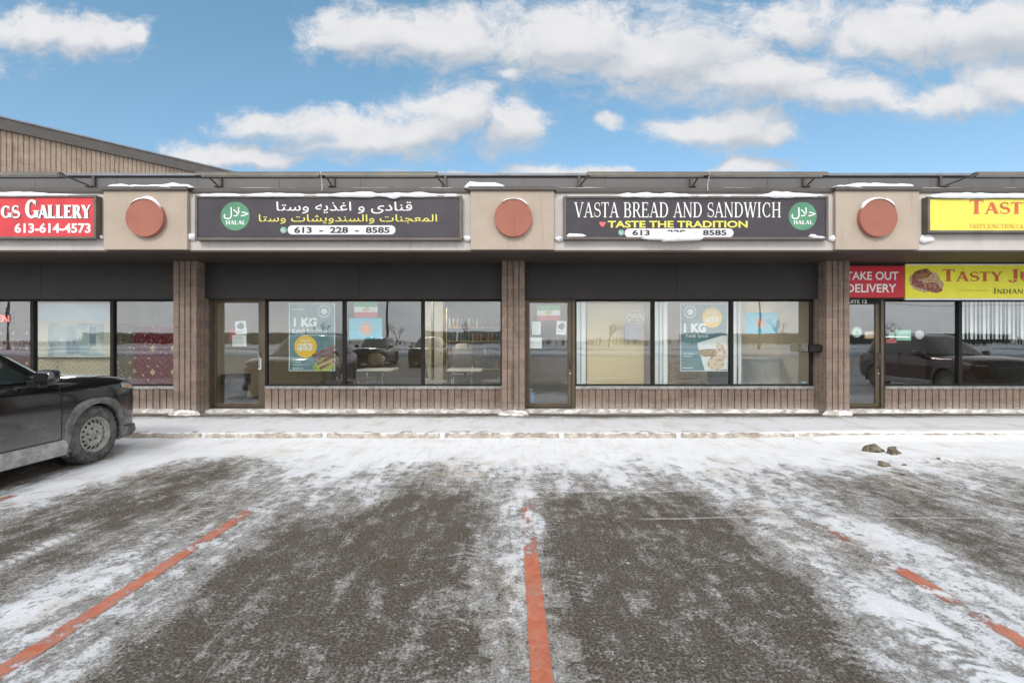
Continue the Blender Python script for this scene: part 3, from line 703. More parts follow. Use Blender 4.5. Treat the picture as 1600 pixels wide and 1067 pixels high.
# roman capitals with thick and thin strokes and bracket serifs
def serif_glyph(ch, T, t):
    P = []; sh = .05; sl = .085
    def q(*p): P.append([tuple(a) for a in p])
    def stem(x, w, z0=0, z1=1, s0=True, s1=True):
        q((x - w / 2, z0), (x + w / 2, z0), (x + w / 2, z1), (x - w / 2, z1))
        if s0: q((x - w / 2 - sl, z0), (x + w / 2 + sl, z0), (x + w / 2 + sl * .6, z0 + sh), (x - w / 2 - sl * .6, z0 + sh))
        if s1: q((x - w / 2 - sl * .6, z1 - sh), (x + w / 2 + sl * .6, z1 - sh), (x + w / 2 + sl, z1), (x - w / 2 - sl, z1))
    def diag(xa, za, xb, zb, w): q((xa - w / 2, za), (xa + w / 2, za), (xb + w / 2, zb), (xb - w / 2, zb))
    def foot(x, z, w=.13, h=sh): q((x - w, z), (x + w, z), (x + w, z + h), (x - w, z + h))
    def bar(x0, x1, z, h=t): q((x0, z - h / 2), (x1, z - h / 2), (x1, z + h / 2), (x0, z + h / 2))
    def arc(cx, cz, rx, rz, a0, a1, w0, w1, n=14):      # width swells towards the horizontal extremes
        pts = []
        for i in range(n + 1):
            a = R(a0 + (a1 - a0) * i / n); w = w0 + (w1 - w0) * abs(math.cos(a)) ** 1.3
            pts.append(((cx + (rx) * math.cos(a), cz + rz * math.sin(a)), (cx + (rx - w) * math.cos(a), cz + (rz - w) * math.sin(a))))
        for i in range(n): q(pts[i][0], pts[i + 1][0], pts[i + 1][1], pts[i][1])
    if ch == 'I': stem(.2, T); w = .4
    elif ch == 'H': stem(.17, T); stem(.68, T); bar(.17, .68, .5); w = .85
    elif ch == 'E':
        stem(.17, T, s1=True); bar(.17, .60, 1 - t / 2); bar(.17, .50, .52); bar(.17, .62, t / 2)
        q((.56, 1), (.60, 1), (.60, .78), (.575, .78)); q((.58, 0), (.64, .0), (.64, .25), (.61, .25)); q((.48, .42), (.51, .42), (.51, .62), (.48, .62)); w = .70
    elif ch == 'L':
        stem(.17, T); bar(.17, .60, t / 2); q((.56, 0), (.62, 0), (.62, .27), (.59, .27)); w = .66
    elif ch == 'T':
        stem(.36, T, s1=False); bar(.04, .68, 1 - t / 2); q((.04, 1), (.08, 1), (.065, .76), (.04, .76)); q((.64, 1), (.68, 1), (.68, .76), (.655, .76)); w = .72
    elif ch == 'N':
        stem(.13, t); stem(.70, t, s0=False); diag(.12, 1, .68, 0, T * 1.05); w = .84
    elif ch == 'A':
        diag(.10, 0, .40, 1, t); diag(.70, 0, .40, 1, T); bar(.21, .60, .34); foot(.10, 0, .12); foot(.70, 0, .14); w = .82
    elif ch == 'V':
        diag(.10, 1, .40, 0, T); diag(.70, 1, .40, 0, t); foot(.10, 1 - sh, .13); foot(.70, 1 - sh, .11); w = .80
    elif ch == 'W':
        diag(.10, 1, .33, 0, T); diag(.58, 1, .33, 0, t); diag(.56, 1, .80, 0, T); diag(1.03, 1, .80, 0, t)
        foot(.10, 1 - sh, .12); foot(.57, 1 - sh, .12); foot(1.03, 1 - sh, .11); w = 1.12
    elif ch == 'Y':
        diag(.10, 1, .38, .45, T); diag(.66, 1, .38, .45, t); stem(.38, T, 0, .48, True, False); foot(.10, 1 - sh, .13); foot(.66, 1 - sh, .11); w = .76
    elif ch == 'B':
        stem(.17, T); bar(.17, .40, 1 - t / 2); bar(.17, .42, .53); bar(.17, .42, t / 2)
        arc(.40, .755, .23, .245, -90, 90, t, T); arc(.41, .265, .27, .29, -90, 90, t, T); w = .74
    elif ch == 'D':
        stem(.17, T); bar(.17, .38, 1 - t / 2); bar(.17, .38, t / 2); arc(.38, .5, .40, .5, -90, 90, t, T); w = .84
    elif ch in 'RP':
        stem(.17, T); bar(.17, .40, 1 - t / 2); bar(.17, .40, .48); arc(.40, .73, .24, .27, -90, 90, t, T)
        if ch == 'R': diag(.68, 0, .40, .48, T); foot(.70, 0, .09)
        w = .76
    elif ch in 'CG':
        arc(.45, .5, .39, .5, 48, 312, t, T, 22); q((.66, .66), (.71, .66), (.72, .97), (.69, .97))
        if ch == 'G': stem(.72, T, .05, .42, False, True)
        else: q((.68, .05), (.71, .05), (.715, .28), (.69, .28))
        w = .82
    elif ch == 'O': arc(.45, .5, .40, .5, 0, 360, t, T, 30); w = .90
    elif ch == 'U':
        stem(.17, T, .30, 1, False, True); stem(.68, t, .30, 1, False, True); arc(.41, .32, .29 + T * .1, .33, 180, 360, T * .7, t, 14); w = .84
    elif ch == 'J':
        stem(.40, T, .20, 1, False, True); arc(.25, .14, .15 + T / 2, .24, 200, 360, t, T, 12); q((.05, .0), (.16, .0), (.16, .12), (.05, .12)); w = .58
    elif ch == 'S':
        pts = []; n = 26
        for i in range(n + 1):
            u = i / n
            if u < .5: a = R(40 + (270 - 40) * (u / .5)); c = (.33, .74); r = (.22, .225)
            else: a = R(90 - (230) * ((u - .5) / .5)); c = (.335, .27); r = (.245, .235)
            wd = t + (T - t) * max(0, 1 - abs(u - .5) / .30)
            pts.append((c[0] + r[0] * math.cos(a), c[1] + r[1] * math.sin(a), wd))
        for i in range(n):
            (xa, za, wa), (xb, zb, wb) = pts[i], pts[i + 1]; d = Vector((xb - xa, zb - za))
            if d.length < 1e-5: continue
            nn = Vector((-d.y, d.x)).normalized()
            e = d.normalized() * .012
            q((xa + nn.x * wa / 2 - e.x, za + nn.y * wa / 2 - e.y), (xb + nn.x * wb / 2 + e.x, zb + nn.y * wb / 2 + e.y), (xb - nn.x * wb / 2 + e.x, zb - nn.y * wb / 2 + e.y), (xa - nn.x * wa / 2 - e.x, za - nn.y * wa / 2 - e.y))
        q((.49, .72), (.53, .72), (.53, .99), (.51, .99)); q((.07, .01), (.09, .01), (.11, .32), (.07, .32)); w = .62
    elif ch == '.': q((.08, 0), (.20, 0), (.20, .12), (.08, .12)); w = .28
    else: w = .34
    return P, w
def serif(body, x0, x1, z0, z1, y, mat, parent, T=.13, t=.05, small=.78, track=.03, name='lettering', space=.34):
    vs = []; fs = []; x = 0; d = 0
    for ch in body:
        k = small if ch.islower() else 1.0
        polys, w = serif_glyph(ch.upper(), T / (k ** .5), t / (k ** .5))
        if ch == ' ': w = space
        for p in polys:
            d = (d + 1) % 9
            n = len(vs); vs += [(x + a * k, b * k, .00012 * d) for a, b in p]
            ar = sum(p[i][0] * p[(i + 1) % 4][1] - p[(i + 1) % 4][0] * p[i][1] for i in range(4))
            fs.append(tuple(range(n, n + 4)) if ar > 0 else tuple(range(n + 3, n - 1, -1)))
        x += (w + track) * k
    return fit(vs, fs, x0, x1, z0, z1, y, 0, name, mat, parent)
def pserif(body, px0, px1, py0, py1, Y, mat, parent, dy=.0035, **k):
    return serif(body, PX(px0, Y), PX(px1, Y), PZ(py1, Y), PZ(py0, Y), Y - dy, mat, parent, **k)
AR_L1 = '\uFED7\uFEE8\uFE8E\uFEA9\uFBFC \uFEED \uFE8D\uFECF\uFEAC\uFBFE\uFEEA \uFEED\uFEB3\uFE98\uFE8E'[::-1]
AR_L2 = '\uFE8D\uFEDF\uFEE4\uFECC\uFEA0\uFEE8\uFE8E\uFE95 \uFEED\uFE8D\uFEDF\uFEB4\uFEE8\uFEAA\uFEED\uFEF3\uFEB8\uFE8E\uFE95 \uFEED\uFEB3\uFE98\uFE8E'[::-1]
AR_HALAL = '\uFEA3\uFEFC\uFEDD'[::-1]
def pdisc(px, py, r, Y, mat, parent, name, y0=.004, y1=.0005, n=40):
    return MB().disc((PX(px, Y), PZ(py, Y)), r * Y / F, Y - y0, Y - y1, n).build(name, mat, parent)
def ppill(px0, px1, py0, py1, Y, mat, parent, name, y0=.004, y1=.0005):
    x0, x1, z0, z1 = PX(px0, Y), PX(px1, Y), PZ(py1, Y), PZ(py0, Y); r = (z1 - z0) / 2; zc = (z0 + z1) / 2; poly = []
    for k in range(13): a = R(-90 + 15 * k); poly.append((x1 - r + r * math.cos(a), zc + r * math.sin(a)))
    for k in range(13): a = R(90 + 15 * k); poly.append((x0 + r + r * math.cos(a), zc + r * math.sin(a)))
    return MB().prism_xz(poly, Y - y0, Y - y1).build(name, mat, parent)
def flat(name, col, rough=.5, var=.05, spec=.35): return plain(name, col, rough, 0, spec, var, 4)

# ------------------------------------------------------------------ sign band signs
M_sdark = flat('sign_charcoal', (.050, .043, .053), .38, .14)
M_sred = flat('sign_red', (.60, .045, .055), .4, .12); M_syel = flat('sign_yellow', (.74, .67, .10), .4, .05)
M_lyel = flat('letter_yellow', (.72, .66, .13)); M_lwhite = flat('letter_white', (.78, .78, .77)); M_lblack = flat('letter_black', (.03, .03, .035))
M_lred = flat('letter_brick_red', (.56, .12, .05), .5, .15); M_green = flat('emblem_green', (.085, .25, .145), .45, .15); M_pgreen = flat('phone_green', (.22, .42, .33))
M_pill = flat('pill_grey', (.68, .68, .70), .45, .06); M_sframe = plain('sign_frame', (.125, .105, .092), .5, .3, .5, .2, 4)
M_heart = flat('heart_red', (.75, .16, .14)); M_lolive = flat('letter_olive', (.12, .125, .03))
def sign(label, px0, px1, py0, py1, facemat, fw=.04, name='shop_sign'):
    Y = YF; x0, x1, z0, z1 = PX(px0, Y), PX(px1, Y), PZ(py1, Y), PZ(py0, Y)
    t = thing(name, label, 'sign', ((x0 + x1) / 2, YF, z0))
    mb = MB(); a, b = YF - .018, YS - .002
    mb.box(x0, x0 + fw, a, b, z0, z1).box(x1 - fw, x1, a, b, z0, z1).box(x0 + fw, x1 - fw, a, b, z0, z0 + fw).box(x0 + fw, x1 - fw, a, b, z1 - fw, z1)
    mb.build('frame', M_sframe, t, bevel=.004)
    MB().box(x0 + fw + .001, x1 - fw - .001, YF, YF + .05, z0 + fw + .001, z1 - fw - .001).build('face', facemat, t)
    return t
def halal(t, px, py, r):
    e = pdisc(px, py, r, YF, M_green, t, 'emblem')
    ptext(AR_HALAL, px - r * .80, px + r * .92, py - r * .62, py + r * .22, YF, M_lwhite, e, .008, dy=.0065)
    pserif('HALAL', px - r * .66, px + r * .70, py + r * .30, py + r * .58, YF, M_lwhite, e, dy=.0065, T=.2, t=.09)
def phone(t, px, py, r):
    i = pdisc(px, py, r, YF, M_pgreen, t, 'phone_icon')
    mb = MB(); c = Vector((PX(px, YF), YF - .006, PZ(py, YF))); k = r * YF / F
    mb.tube([c + Vector((-.40, 0, .42)) * k, c + Vector((-.42, 0, .12)) * k, c + Vector((-.1, 0, -.28)) * k, c + Vector((.25, 0, -.45)) * k, c + Vector((.45, 0, -.38)) * k], .10 * k, 6)
    mb.build('handset', M_lwhite, i)
t = sign('charcoal fascia sign with two lines of Arabic lettering above a phone number', 305.3, 721.8, 306, 375.5, M_sdark)
s_ar = t
halal(t, 367.8, 338, 22.5)
ptext(AR_L1, 432, 644, 315.5, 334, YF, M_lwhite, t, .004)
ptext(AR_L2, 404.5, 683, 335.2, 350, YF, M_lyel, t, .004)
p = ppill(449.5, 618, 352.4, 366.6, YF, M_pill, t, 'number_plate')
ptext('613  -  228  -  8585', 460, 609, 354.8, 364.5, YF, M_lblack, p, .028, dy=.0065)
phone(t, 443, 359.8, 5)
t = sign('charcoal fascia sign reading Vasta Bread and Sandwich in white capitals', 880.5, 1293.8, 306.5, 374.5, M_sdark)
halal(t, 1254, 338, 22)
pserif('VASTA BREAD AND SANDWICH', 897, 1220, 316.5, 340.5, YF, M_lwhite, t, T=.12, t=.055)
ptext('TASTE THE TRADITION', 949.5, 1168, 345.2, 356, YF, M_lyel, t, .026)
p = ppill(976, 1146, 357.3, 371, YF, M_pill, t, 'number_plate')
ptext('613  -  228  -  8585', 988, 1135, 359.4, 368, YF, M_lblack, p, .028, dy=.0065)
phone(t, 970.5, 363.5, 4.6)
hc = [(.0, -.95), (.75, -.15), (.98, .30), (.85, .68), (.5, .82), (.18, .70), (0, .42), (-.18, .70), (-.5, .82), (-.85, .68), (-.98, .30), (-.75, -.15)]
MB().prism_xz([(PX(941.3 + 5 * a, YF), PZ(350.6 - 5 * b, YF)) for a, b in hc], YF - .004, YF - .0005).build('heart', M_heart, t)
t = sign('red fascia sign with white Gallery lettering and phone number', -262, 151, 305.3, 373.5, M_sred)
for wd, a, b, c, d in (('RUGS', -35, 32, 321, 341.5), ('Gallery', 39.5, 142, 311.8, 341.5)):
    serif(wd, PX(a, YF), PX(b, YF), PZ(d, YF), PZ(c, YF), YF - .0040, M_lwhite, t, T=.25, t=.12, small=.70, track=.02)
    serif(wd, PX(a + 1.1, YF), PX(b + 1.1, YF), PZ(d + .9, YF), PZ(c + .9, YF), YF - .0018, M_lblack, t, T=.27, t=.13, small=.70, track=.02, name='lettering_shade')
ptext('613-614-4573', 23, 142, 348.8, 364.5, YF, M_lwhite, t, .032)
t = sign('yellow fascia sign with brick red Tasty lettering', 1448.5, 1861, 307.5, 364, M_syel)
serif('Tasty Junction', PX(1515, YF), PX(1800, YF), PZ(336.5, YF), PZ(312.5, YF), YF - .0035, M_lred, t, T=.2, t=.08, small=.82)
serif('TASTYJUNCTION.CA', PX(1514, YF), PX(1599, YF), PZ(357.5, YF), PZ(350.3, YF), YF - .0035, M_lred, t, T=.11, t=.06)
# wide banners on the panel over the takeaway front
def banner(label, px0, px1, py0, py1, mat, edge):
    Y = YP - .045; x0, x1, z0, z1 = PX(px0, Y), PX(px1, Y), PZ(py1, Y), PZ(py0, Y)
    t = thing('shop_banner', label, 'sign', ((x0 + x1) / 2, Y, z0))
    MB().box(x0, x1, Y, YP - .004, z0, z1).build('face', mat, t, bevel=.003)
    if edge:
        mb = MB(); w_ = .018
        mb.box(x0, x1, Y - .012, Y - .001, z1 - w_, z1 + .004).box(x0, x1, Y - .012, Y - .001, z0 - .004, z0 + w_ * 1.6).build('edging', M_lwhite, t)
    return t, Y
M_sred2 = flat('banner_red', (.52, .018, .032), .4, .06); M_syel2 = flat('banner_yellow', (.84, .80, .045), .4, .05)
t, Y = banner('red banner reading Take Out Delivery over the shop door', 1306, 1413.3, 415.5, 465, M_sred2, False)
ptext('TAKE OUT', 1321.5, 1403.5, 424.5, 437.5, Y, M_lwhite, t, .018); ptext('DELIVERY', 1322.5, 1400.5, 443.8, 457, Y, M_lwhite, t, .018)
t, Y = banner('long yellow banner with a plate of food and Tasty Junction Indian lettering', 1414.5, 1790, 413, 468.5, M_syel2, True)
serif('Tasty Junction', PX(1472, Y), PX(1727, Y), PZ(441.5, Y), PZ(421, Y), Y - .0035, M_lred, t, space=.20, T=.2, t=.08, small=.80)
serif('Indian Cuisine', PX(1552, Y), PX(1657, Y), PZ(459, Y), PZ(450, Y), Y - .0035, M_lolive, t, T=.17, t=.08, small=.80)
serif('TASTYJUNCTION.CA', PX(1496, Y), PX(1543, Y), PZ(455.6, Y), PZ(452.6, Y), Y - .0035, flat('letter_gold', (.62, .42, .06)), t, T=.11, t=.06)
# the printed plate of food: naan folded over rice and meat
def food_mat(name, a, b, c, sc):
    m, nt, out = newmat(name); p = POS(nt); v = VORO(nt, p, sc); n = NOISE(nt, p, sc * .5, 5, .7, .6)
    col = MIX(nt, MAP(nt, n, .3, .65), a, b); col = MIX(nt, MAP(nt, XYZ(nt, v.outputs['Color'])[1], .62, .85), col, c)
    BSDF(nt, out, col, .5); return m
M_rice = food_mat('printed_rice', (.20, .08, .05), (.62, .42, .20), (.75, .62, .42), 60)
M_meat = food_mat('printed_meat', (.10, .022, .018), (.33, .09, .055), (.52, .30, .20), 45)
M_naan = food_mat('printed_naan', (.22, .075, .025), (.36, .15, .05), (.16, .05, .02), 12)
def blob(cx, cy, rx, ry, rot, Y, mat, parent, name, y0, seed, amp=.18, n=44):
    poly = []
    for k in range(n):
        a = 2 * math.pi * k / n; r = 1 + amp * 2 * (vnoise(np.array(math.cos(a) * 2.2 + 9 + seed), np.array(math.sin(a) * 2.2 + 5), seed) - .5)
        u, v = rx * r * math.cos(a), ry * r * math.sin(a); cr, sr = math.cos(rot), math.sin(rot)
        poly.append((PX(cx + u * cr - v * sr, Y), PZ(cy - (u * sr + v * cr), Y)))
    return MB().prism_xz(poly, Y - y0, Y - .0004).build(name, mat, parent)
fp = blob(1447, 441, 25, 16, -.10, Y, M_rice, t, 'food_picture', .003, 3)
blob(1440, 429, 16, 7.5, .35, Y, M_naan, fp, 'bread', .0045, 4); blob(1455, 449, 17, 7, -.2, Y, M_meat, fp, 'meat', .0045, 7); blob(1434, 443, 12, 6, -.5, Y, M_meat, fp, 'meat', .006, 9)
Y = YP - .01
so_ = thing('suite_number', 'small white Suite 12 lettering on the grey strip above the door', 'sign', (PX(1340, Y), Y, 2.3))
MB().box(PX(1308, YG - .06), PX(1372, YG - .06), YG - .075, YG - .058, PZ(475, YG - .06), PZ(467.5, YG - .06)).build('strip', M_black, so_)
text('SUITE 12', PX(1321, YG - .075), PX(1354.5, YG - .075), PZ(474, YG - .075), PZ(468.6, YG - .075), YG - .0775, M_lwhite, so_, .012)

# ------------------------------------------------------------------ lamps over the signs
M_hood = plain('lamp_hood', (.155, .140, .115), .5, .3, .5, .15, 3); M_wire = plain('white_cable', (.62, .62, .62), .6)
M_tube = plain('lamp_tube', (.75, .76, .75), .35)
def lampbar(label, x0, x1, posts, joint=None):
    t = thing('sign_lamp', label, 'lamp', ((x0 + x1) / 2, YW, 4.4))
    yb = 8.5; prof = [(yb + .085, 4.43), (yb + .075, 4.475), (yb + .03, 4.508), (yb - .05, 4.508), (yb - .095, 4.47), (yb - .098, 4.43), (yb - .085, 4.43), (yb - .08, 4.462), (yb - .04, 4.492), (yb + .025, 4.492), (yb + .06, 4.465), (yb + .07, 4.43)]
    halves = [(x0, x1)] if joint is None else [(x0, joint - .006), (joint + .006, x1)]
    for a, b in halves:
        h = MB().prism_yz(prof, a, b).build('hood', M_hood, t)
        MB().prism_yz([(yb + .08, 4.432), (yb + .07, 4.470), (yb - .07, 4.485), (yb - .09, 4.432)], a - .012, a - .001).prism_yz([(yb + .08, 4.432), (yb + .07, 4.470), (yb - .07, 4.485), (yb - .09, 4.432)], b + .001, b + .012).build('end_cap', M_hood, h)
        MB().tube([(a + .05, yb, 4.452), (b - .05, yb, 4.452)], .016, 8).build('tube', M_tube, h, True)
    for px_, tx in posts:
        m = MB(); m.box(px_ - .022, px_ + .022, YW - .05, YW - .004, 4.42, 4.63).box(px_ - .06, px_ + .06, YW - .16, YW - .003, 4.40, 4.42)
        m.tube([(px_, YW - .12, 4.425), ((px_ + tx) / 2, (YW + yb) / 2, 4.46), (tx, yb + .05, 4.505)], .014, 6)
        m.build('bracket', M_cap, t)
    if joint is not None:
        m = MB(); c = joint
        m.tube([(c, yb - .02, 4.515), (c + .01, yb - .105, 4.48), (c + .015, yb - .07, 4.40), (c + .01, 8.48, 4.30), (c + .01, YB + .02, 4.18)], .006, 5)
        m.build('cable', M_wire, t)
    return t
lampbar('long lamp trough over the Arabic sign', -5.48, -1.30, [(-5.42, -5.40), (-3.32, -3.30), (-1.24, -1.36)], -3.32)
lampbar('long lamp trough over the bread and sandwich sign', 1.31, 5.48, [(1.244, 1.36), (3.33, 3.32), (5.43, 5.40)], 3.40)
lampbar('lamp trough over the red rug shop sign', -12.05, -7.86, [(-7.78, -7.93), (-9.9, -9.9), (-12.0, -11.98)])
lampbar('lamp trough over the yellow fascia sign', 8.07, 12.25, [(7.97, 8.14), (10.1, 10.1), (12.2, 12.18)])

# ------------------------------------------------------------------ snow lying on the sign band
def ridge(label, x0, x1, yc, wd, z, hfun, seed, drape=0.0, n=None):
    """a ridge of snow: rounded section, height along x from hfun (0..1)"""
    n = n or max(12, int((x1 - x0) / .035)); m = 9; vs = []; fs = []
    for i in range(n + 1):
        t = i / n; x = x0 + (x1 - x0) * t
        h = hfun(t) * (.40 + .7 * float(vnoise(np.array(x * 2.6), np.array(seed * 1.0), seed)) + .5 * float(vnoise(np.array(x * 9.0), np.array(seed * 2.0), seed))) + .005
        h *= min(1, min(t, 1 - t) * (x1 - x0) / .10 + .12)
        k = .55 + .45 * min(1, h / .05); fr = .018 * (float(vnoise(np.array(x * 7.0), np.array(2.0), seed + 3)) - .3)
        for j in range(m):
            a = math.pi * j / (m - 1)
            y = yc - math.cos(a) * wd / 2 * k; zz = z + max(0, math.sin(a)) ** .6 * h
            if j < 2: zz -= drape * h * (1 - j / 2); y -= fr
            vs.append((x, y, zz))
    for i in range(n): fs += [(i * m + j, (i + 1) * m + j, (i + 1) * m + j + 1, i * m + j + 1) for j in range(m - 1)] + [(i * m + m - 1, (i + 1) * m + m - 1, (i + 1) * m, i * m)]
    fs += [tuple(range(m)), tuple(range(n * m, n * m + m))]
    return tag(MB().add(vs, fs).build('snow', M_snow, None, True, at=((x0 + x1) / 2, yc, z)), label, None, None, 'stuff')
ramp = lambda pts: (lambda t: float(np.interp(t, [p[0] for p in pts], [p[1] for p in pts])))
zb = ZT + .066; yb_ = YB + .10
ridge('snow drift on the cap of the box between the red and the Arabic sign', PX(162, 8.41), PX(299, 8.41), yb_, .28, zb, ramp([(0, .04), (.3, .055), (.62, .04), (.75, .09), (.95, .08), (1, .02)]), 1, .3)
ridge('snow drift on part of the box cap between the two charcoal signs', PX(724, 8.41), PX(794, 8.41), yb_, .28, zb, ramp([(0, .05), (.15, .10), (.7, .09), (1, .01)]), 2, .3)
ridge('snow drift on the cap of the box beside the yellow fascia sign', PX(1303, 8.41), PX(1434, 8.41), yb_, .28, zb, ramp([(0, .02), (.1, .05), (.5, .075), (.95, .085), (1, .04)]), 3, .3)
z_s = PZ(306, YF)
ridge('snow lying along the top of the Arabic sign', PX(306, YF), PX(722, YF), YF + .045, .15, z_s - .002, ramp([(0, .02), (.15, .04), (.3, .055), (.5, .03), (.56, .05), (.68, .075), (.8, .06), (.9, .03), (1, .035)]), 4, .5)
ridge('snow lying along the top of the bread and sandwich sign', PX(882, YF), PX(1292, YF), YF + .045, .15, z_s - .006, ramp([(0, .012), (.2, .012), (.24, .045), (.4, .07), (.5, .03), (.75, .015), (.8, .075), (.88, .06), (1, .015)]), 5, .5)
ridge('snow lying along the top of the red sign', PX(-260, YF), PX(150, YF), YF + .045, .15, z_s + .004, ramp([(0, .03), (.6, .05), (.82, .055), (.9, .02), (1, .012)]), 6, .4)
ridge('snow lying along the top of the yellow fascia sign', PX(1450, YF), PX(1860, YF), YF + .045, .15, PZ(307.5, YF) - .002, ramp([(0, .04), (.2, .065), (.4, .045), (1, .05)]), 7, .5)
for i_, l_ in enumerate(('thin snow along the flashing above the red sign', 'thin snow along the flashing above the Arabic sign', 'thin snow along the flashing above the bread and sandwich sign', 'thin snow along the flashing above the yellow sign')):
    ridge(l_, BX[i_] + BW + .04, BX[i_ + 1] - BW - .04, YS + .02, .10, ZT + .068, (lambda q: (lambda t: .016 * max(0.0, float(vnoise(np.array(t * 9.0), np.array(1.0), q)) - .25)))(60 + i_), 60 + i_)
def clump(label, cx, cy, cz, rx, ry, rz, seed):
    vs = []; fs = []; n, m = 18, 10
    for j in range(m + 1):
        b = math.pi * j / m
        for i in range(n):
            a = 2 * math.pi * i / n; d = Vector((math.sin(b) * math.cos(a), math.sin(b) * math.sin(a), math.cos(b)))
            r = 1 + .6 * (float(vnoise(np.array(d.x * 2.2 + seed), np.array(d.z * 2.2 + d.y * 1.7 + 4), seed)) - .5)
            vs.append((cx + d.x * rx * r, cy + d.y * ry * r, cz + d.z * rz * r))
    for j in range(m): fs += [(j * n + i, j * n + (i + 1) % n, (j + 1) * n + (i + 1) % n, (j + 1) * n + i) for i in range(n)]
    return tag(MB().add(vs, fs).build('snow', M_snow, None, True, at=(cx, cy, cz)), label, None, None, 'stuff')
def sclump(label, px0, px1, py0, py1, Y, ry, seed): return clump(label, PX((px0 + px1) / 2, Y), Y, PZ((py0 + py1) / 2, Y), (px1 - px0) / 2 * Y / F, ry, (py1 - py0) / 2 * Y / F, seed)
def hanging(label, pts, Y, th, seed):
    """a slab of wet snow clinging to a sign: outline of photo points, pillowed"""
    P_ = np.array([(PX(a, Y), PZ(b, Y)) for a, b in pts]); c = P_.mean(0); vs = []; fs = []; n = len(pts); rings = [(1, 0), (.97, .45), (.85, .8), (.55, 1), (.2, 1.05)]
    for k, d in rings: vs += [(c[0] + (x - c[0]) * k, Y - .003 - th * d * (.8 + .4 * float(vnoise(np.array(x * 9), np.array(z * 9), seed))), c[1] + (z - c[1]) * k) for x, z in P_]
    vs.append((c[0], Y - th * 1.05, c[1]))
    for r in range(len(rings) - 1): fs += [(r * n + i, r * n + (i + 1) % n, (r + 1) * n + (i + 1) % n, (r + 1) * n + i) for i in range(n)]
    e = (len(rings) - 1) * n; fs += [(e + i, e + (i + 1) % n, len(rings) * n) for i in range(n)]; fs.append(tuple(range(n - 1, -1, -1)))
    return tag(MB().add(vs, fs).build('snow', M_snow, None, True, at=(c[0], Y, c[1])), label, None, None, 'stuff')
hanging('slab of wet snow covering the middle of the phone number', [(1000, 373), (1012, 369.5), (1024, 366), (1036, 362.5), (1050, 363), (1062, 363.5), (1072, 362), (1084, 363.5), (1092, 368), (1100, 372), (1094, 376), (1078, 376.5), (1062, 377), (1052, 378), (1044, 377.5), (1036, 378.5), (1032, 375.5), (1016, 375.5)], YF - .022, .05, 11)
hanging('lump of snow in the lower corner of the bread and sandwich sign', [(884, 369), (889, 365), (900, 365.5), (910, 366), (917, 368.5), (912, 370.5), (898, 371), (887, 371)], YF - .006, .03, 12)
hanging('snow spilling over the frame top of the Arabic sign', [(583, 304), (596, 302.5), (612, 302), (624, 302.5), (632, 305), (626, 308.5), (618, 311.5), (611, 311), (603, 308.5), (592, 307.5)], YF - .02, .03, 13)
hanging('lump of snow at the lower end of the bread and sandwich sign', [(1262, 369.5), (1267, 366), (1272, 366.5), (1276, 369), (1284, 369.5), (1290, 371), (1284, 373), (1270, 372.5)], YF - .006, .025, 14)
for i, (lab, a, b, c, d) in enumerate([('snow caught under the end of the red sign', 147, 161, 366.5, 375.5), ('snow caught below the emblem end of the Arabic sign', 293, 307, 365.5, 376.5), ('snow caught below the plain end of the Arabic sign', 723, 737, 369, 377),
        ('snow caught below the first letters of the bread sign', 866, 881, 370, 377.5), ('snow caught below the halal end of the bread sign', 1292, 1308, 368.5, 377.5), ('snow lump below the end of the yellow sign', 1436, 1458, 366.5, 380)]):
    sclump(lab, a, b, c, d, YS - .02, .05, 20 + i)
def arc_snow(label, mx, a0, a1, hs, seed):
    vs = []; fs = []; n, m = 34, 7
    for i in range(n + 1):
        t = i / n; a = R(a0 + (a1 - a0) * t); h = hs(t) * (.7 + .6 * float(vnoise(np.array(t * 6.0), np.array(1.0), seed)))
        h *= min(1, min(t, 1 - t) * 8 + .05)
        for j in range(m):
            b = math.pi * j / (m - 1); r = .323 + math.sin(b) * h
            vs.append((mx + r * math.cos(a), YB - .045 - math.cos(b) * .055, 3.69 + r * math.sin(a)))
    for i in range(n): fs += [(i * m + j, (i + 1) * m + j, (i + 1) * m + j + 1, i * m + j + 1) for j in range(m - 1)]
    fs += [tuple(range(m)), tuple(range(n * m, n * m + m))]
    tag(MB().add(vs, fs).build('snow', M_snow, None, True, at=(mx, YB, 3.69)), label, None, None, 'stuff')
arc_snow('snow on the terracotta disc beside the red sign', MX[1], 138, 28, lambda t: .05 * math.sin(math.pi * min(1, t * 1.1)), 31)
arc_snow('thin snow on the terracotta disc between the charcoal signs', MX[2], 128, 38, lambda t: .026, 32)
arc_snow('snow on the terracotta disc beside the yellow sign', MX[3], 150, 32, lambda t: .035 + .035 * (t > .7), 33)
# ------------------------------------------------------------------ posters, cards and papers in the windows
YO = YG + .020
def sheet_of(name, label, cat, px0, px1, py0, py1, mat, Y=None, group=None, tilt=0.0):
    Y = Y or YO
    cx, cz = PX((px0 + px1) / 2, Y), PZ((py0 + py1) / 2, Y); t = thing(name, label, cat, (cx, Y, cz), group)
    MB().box(PX(px0, Y), PX(px1, Y), Y, Y + .003, PZ(py1, Y), PZ(py0, Y)).build('paper', mat, t)
    if tilt: t.rotation_euler = (0, R(tilt), 0)
    return t
M_paper = flat('paper_white', (.76, .77, .76), .7); M_ink = flat('ink_grey', (.16, .16, .17), .7); M_inkl = flat('ink_light', (.45, .45, .45), .7)
def poster_mat():
    m, nt, out = newmat('poster_teal'); p = OBJ(nt); n = NOISE(nt, p, 1.6, 4, .6)
    g = NOISE(nt, p, 9, 5, .65)
    c = MIX(nt, MAP(nt, n, .35, .65), (.075, .16, .175), (.14, .255, .275)); c = MIX(nt, MAP(nt, g, .5, .75, 0, .35), c, (.05, .10, .115))
    BSDF(nt, out, c, .45); return m
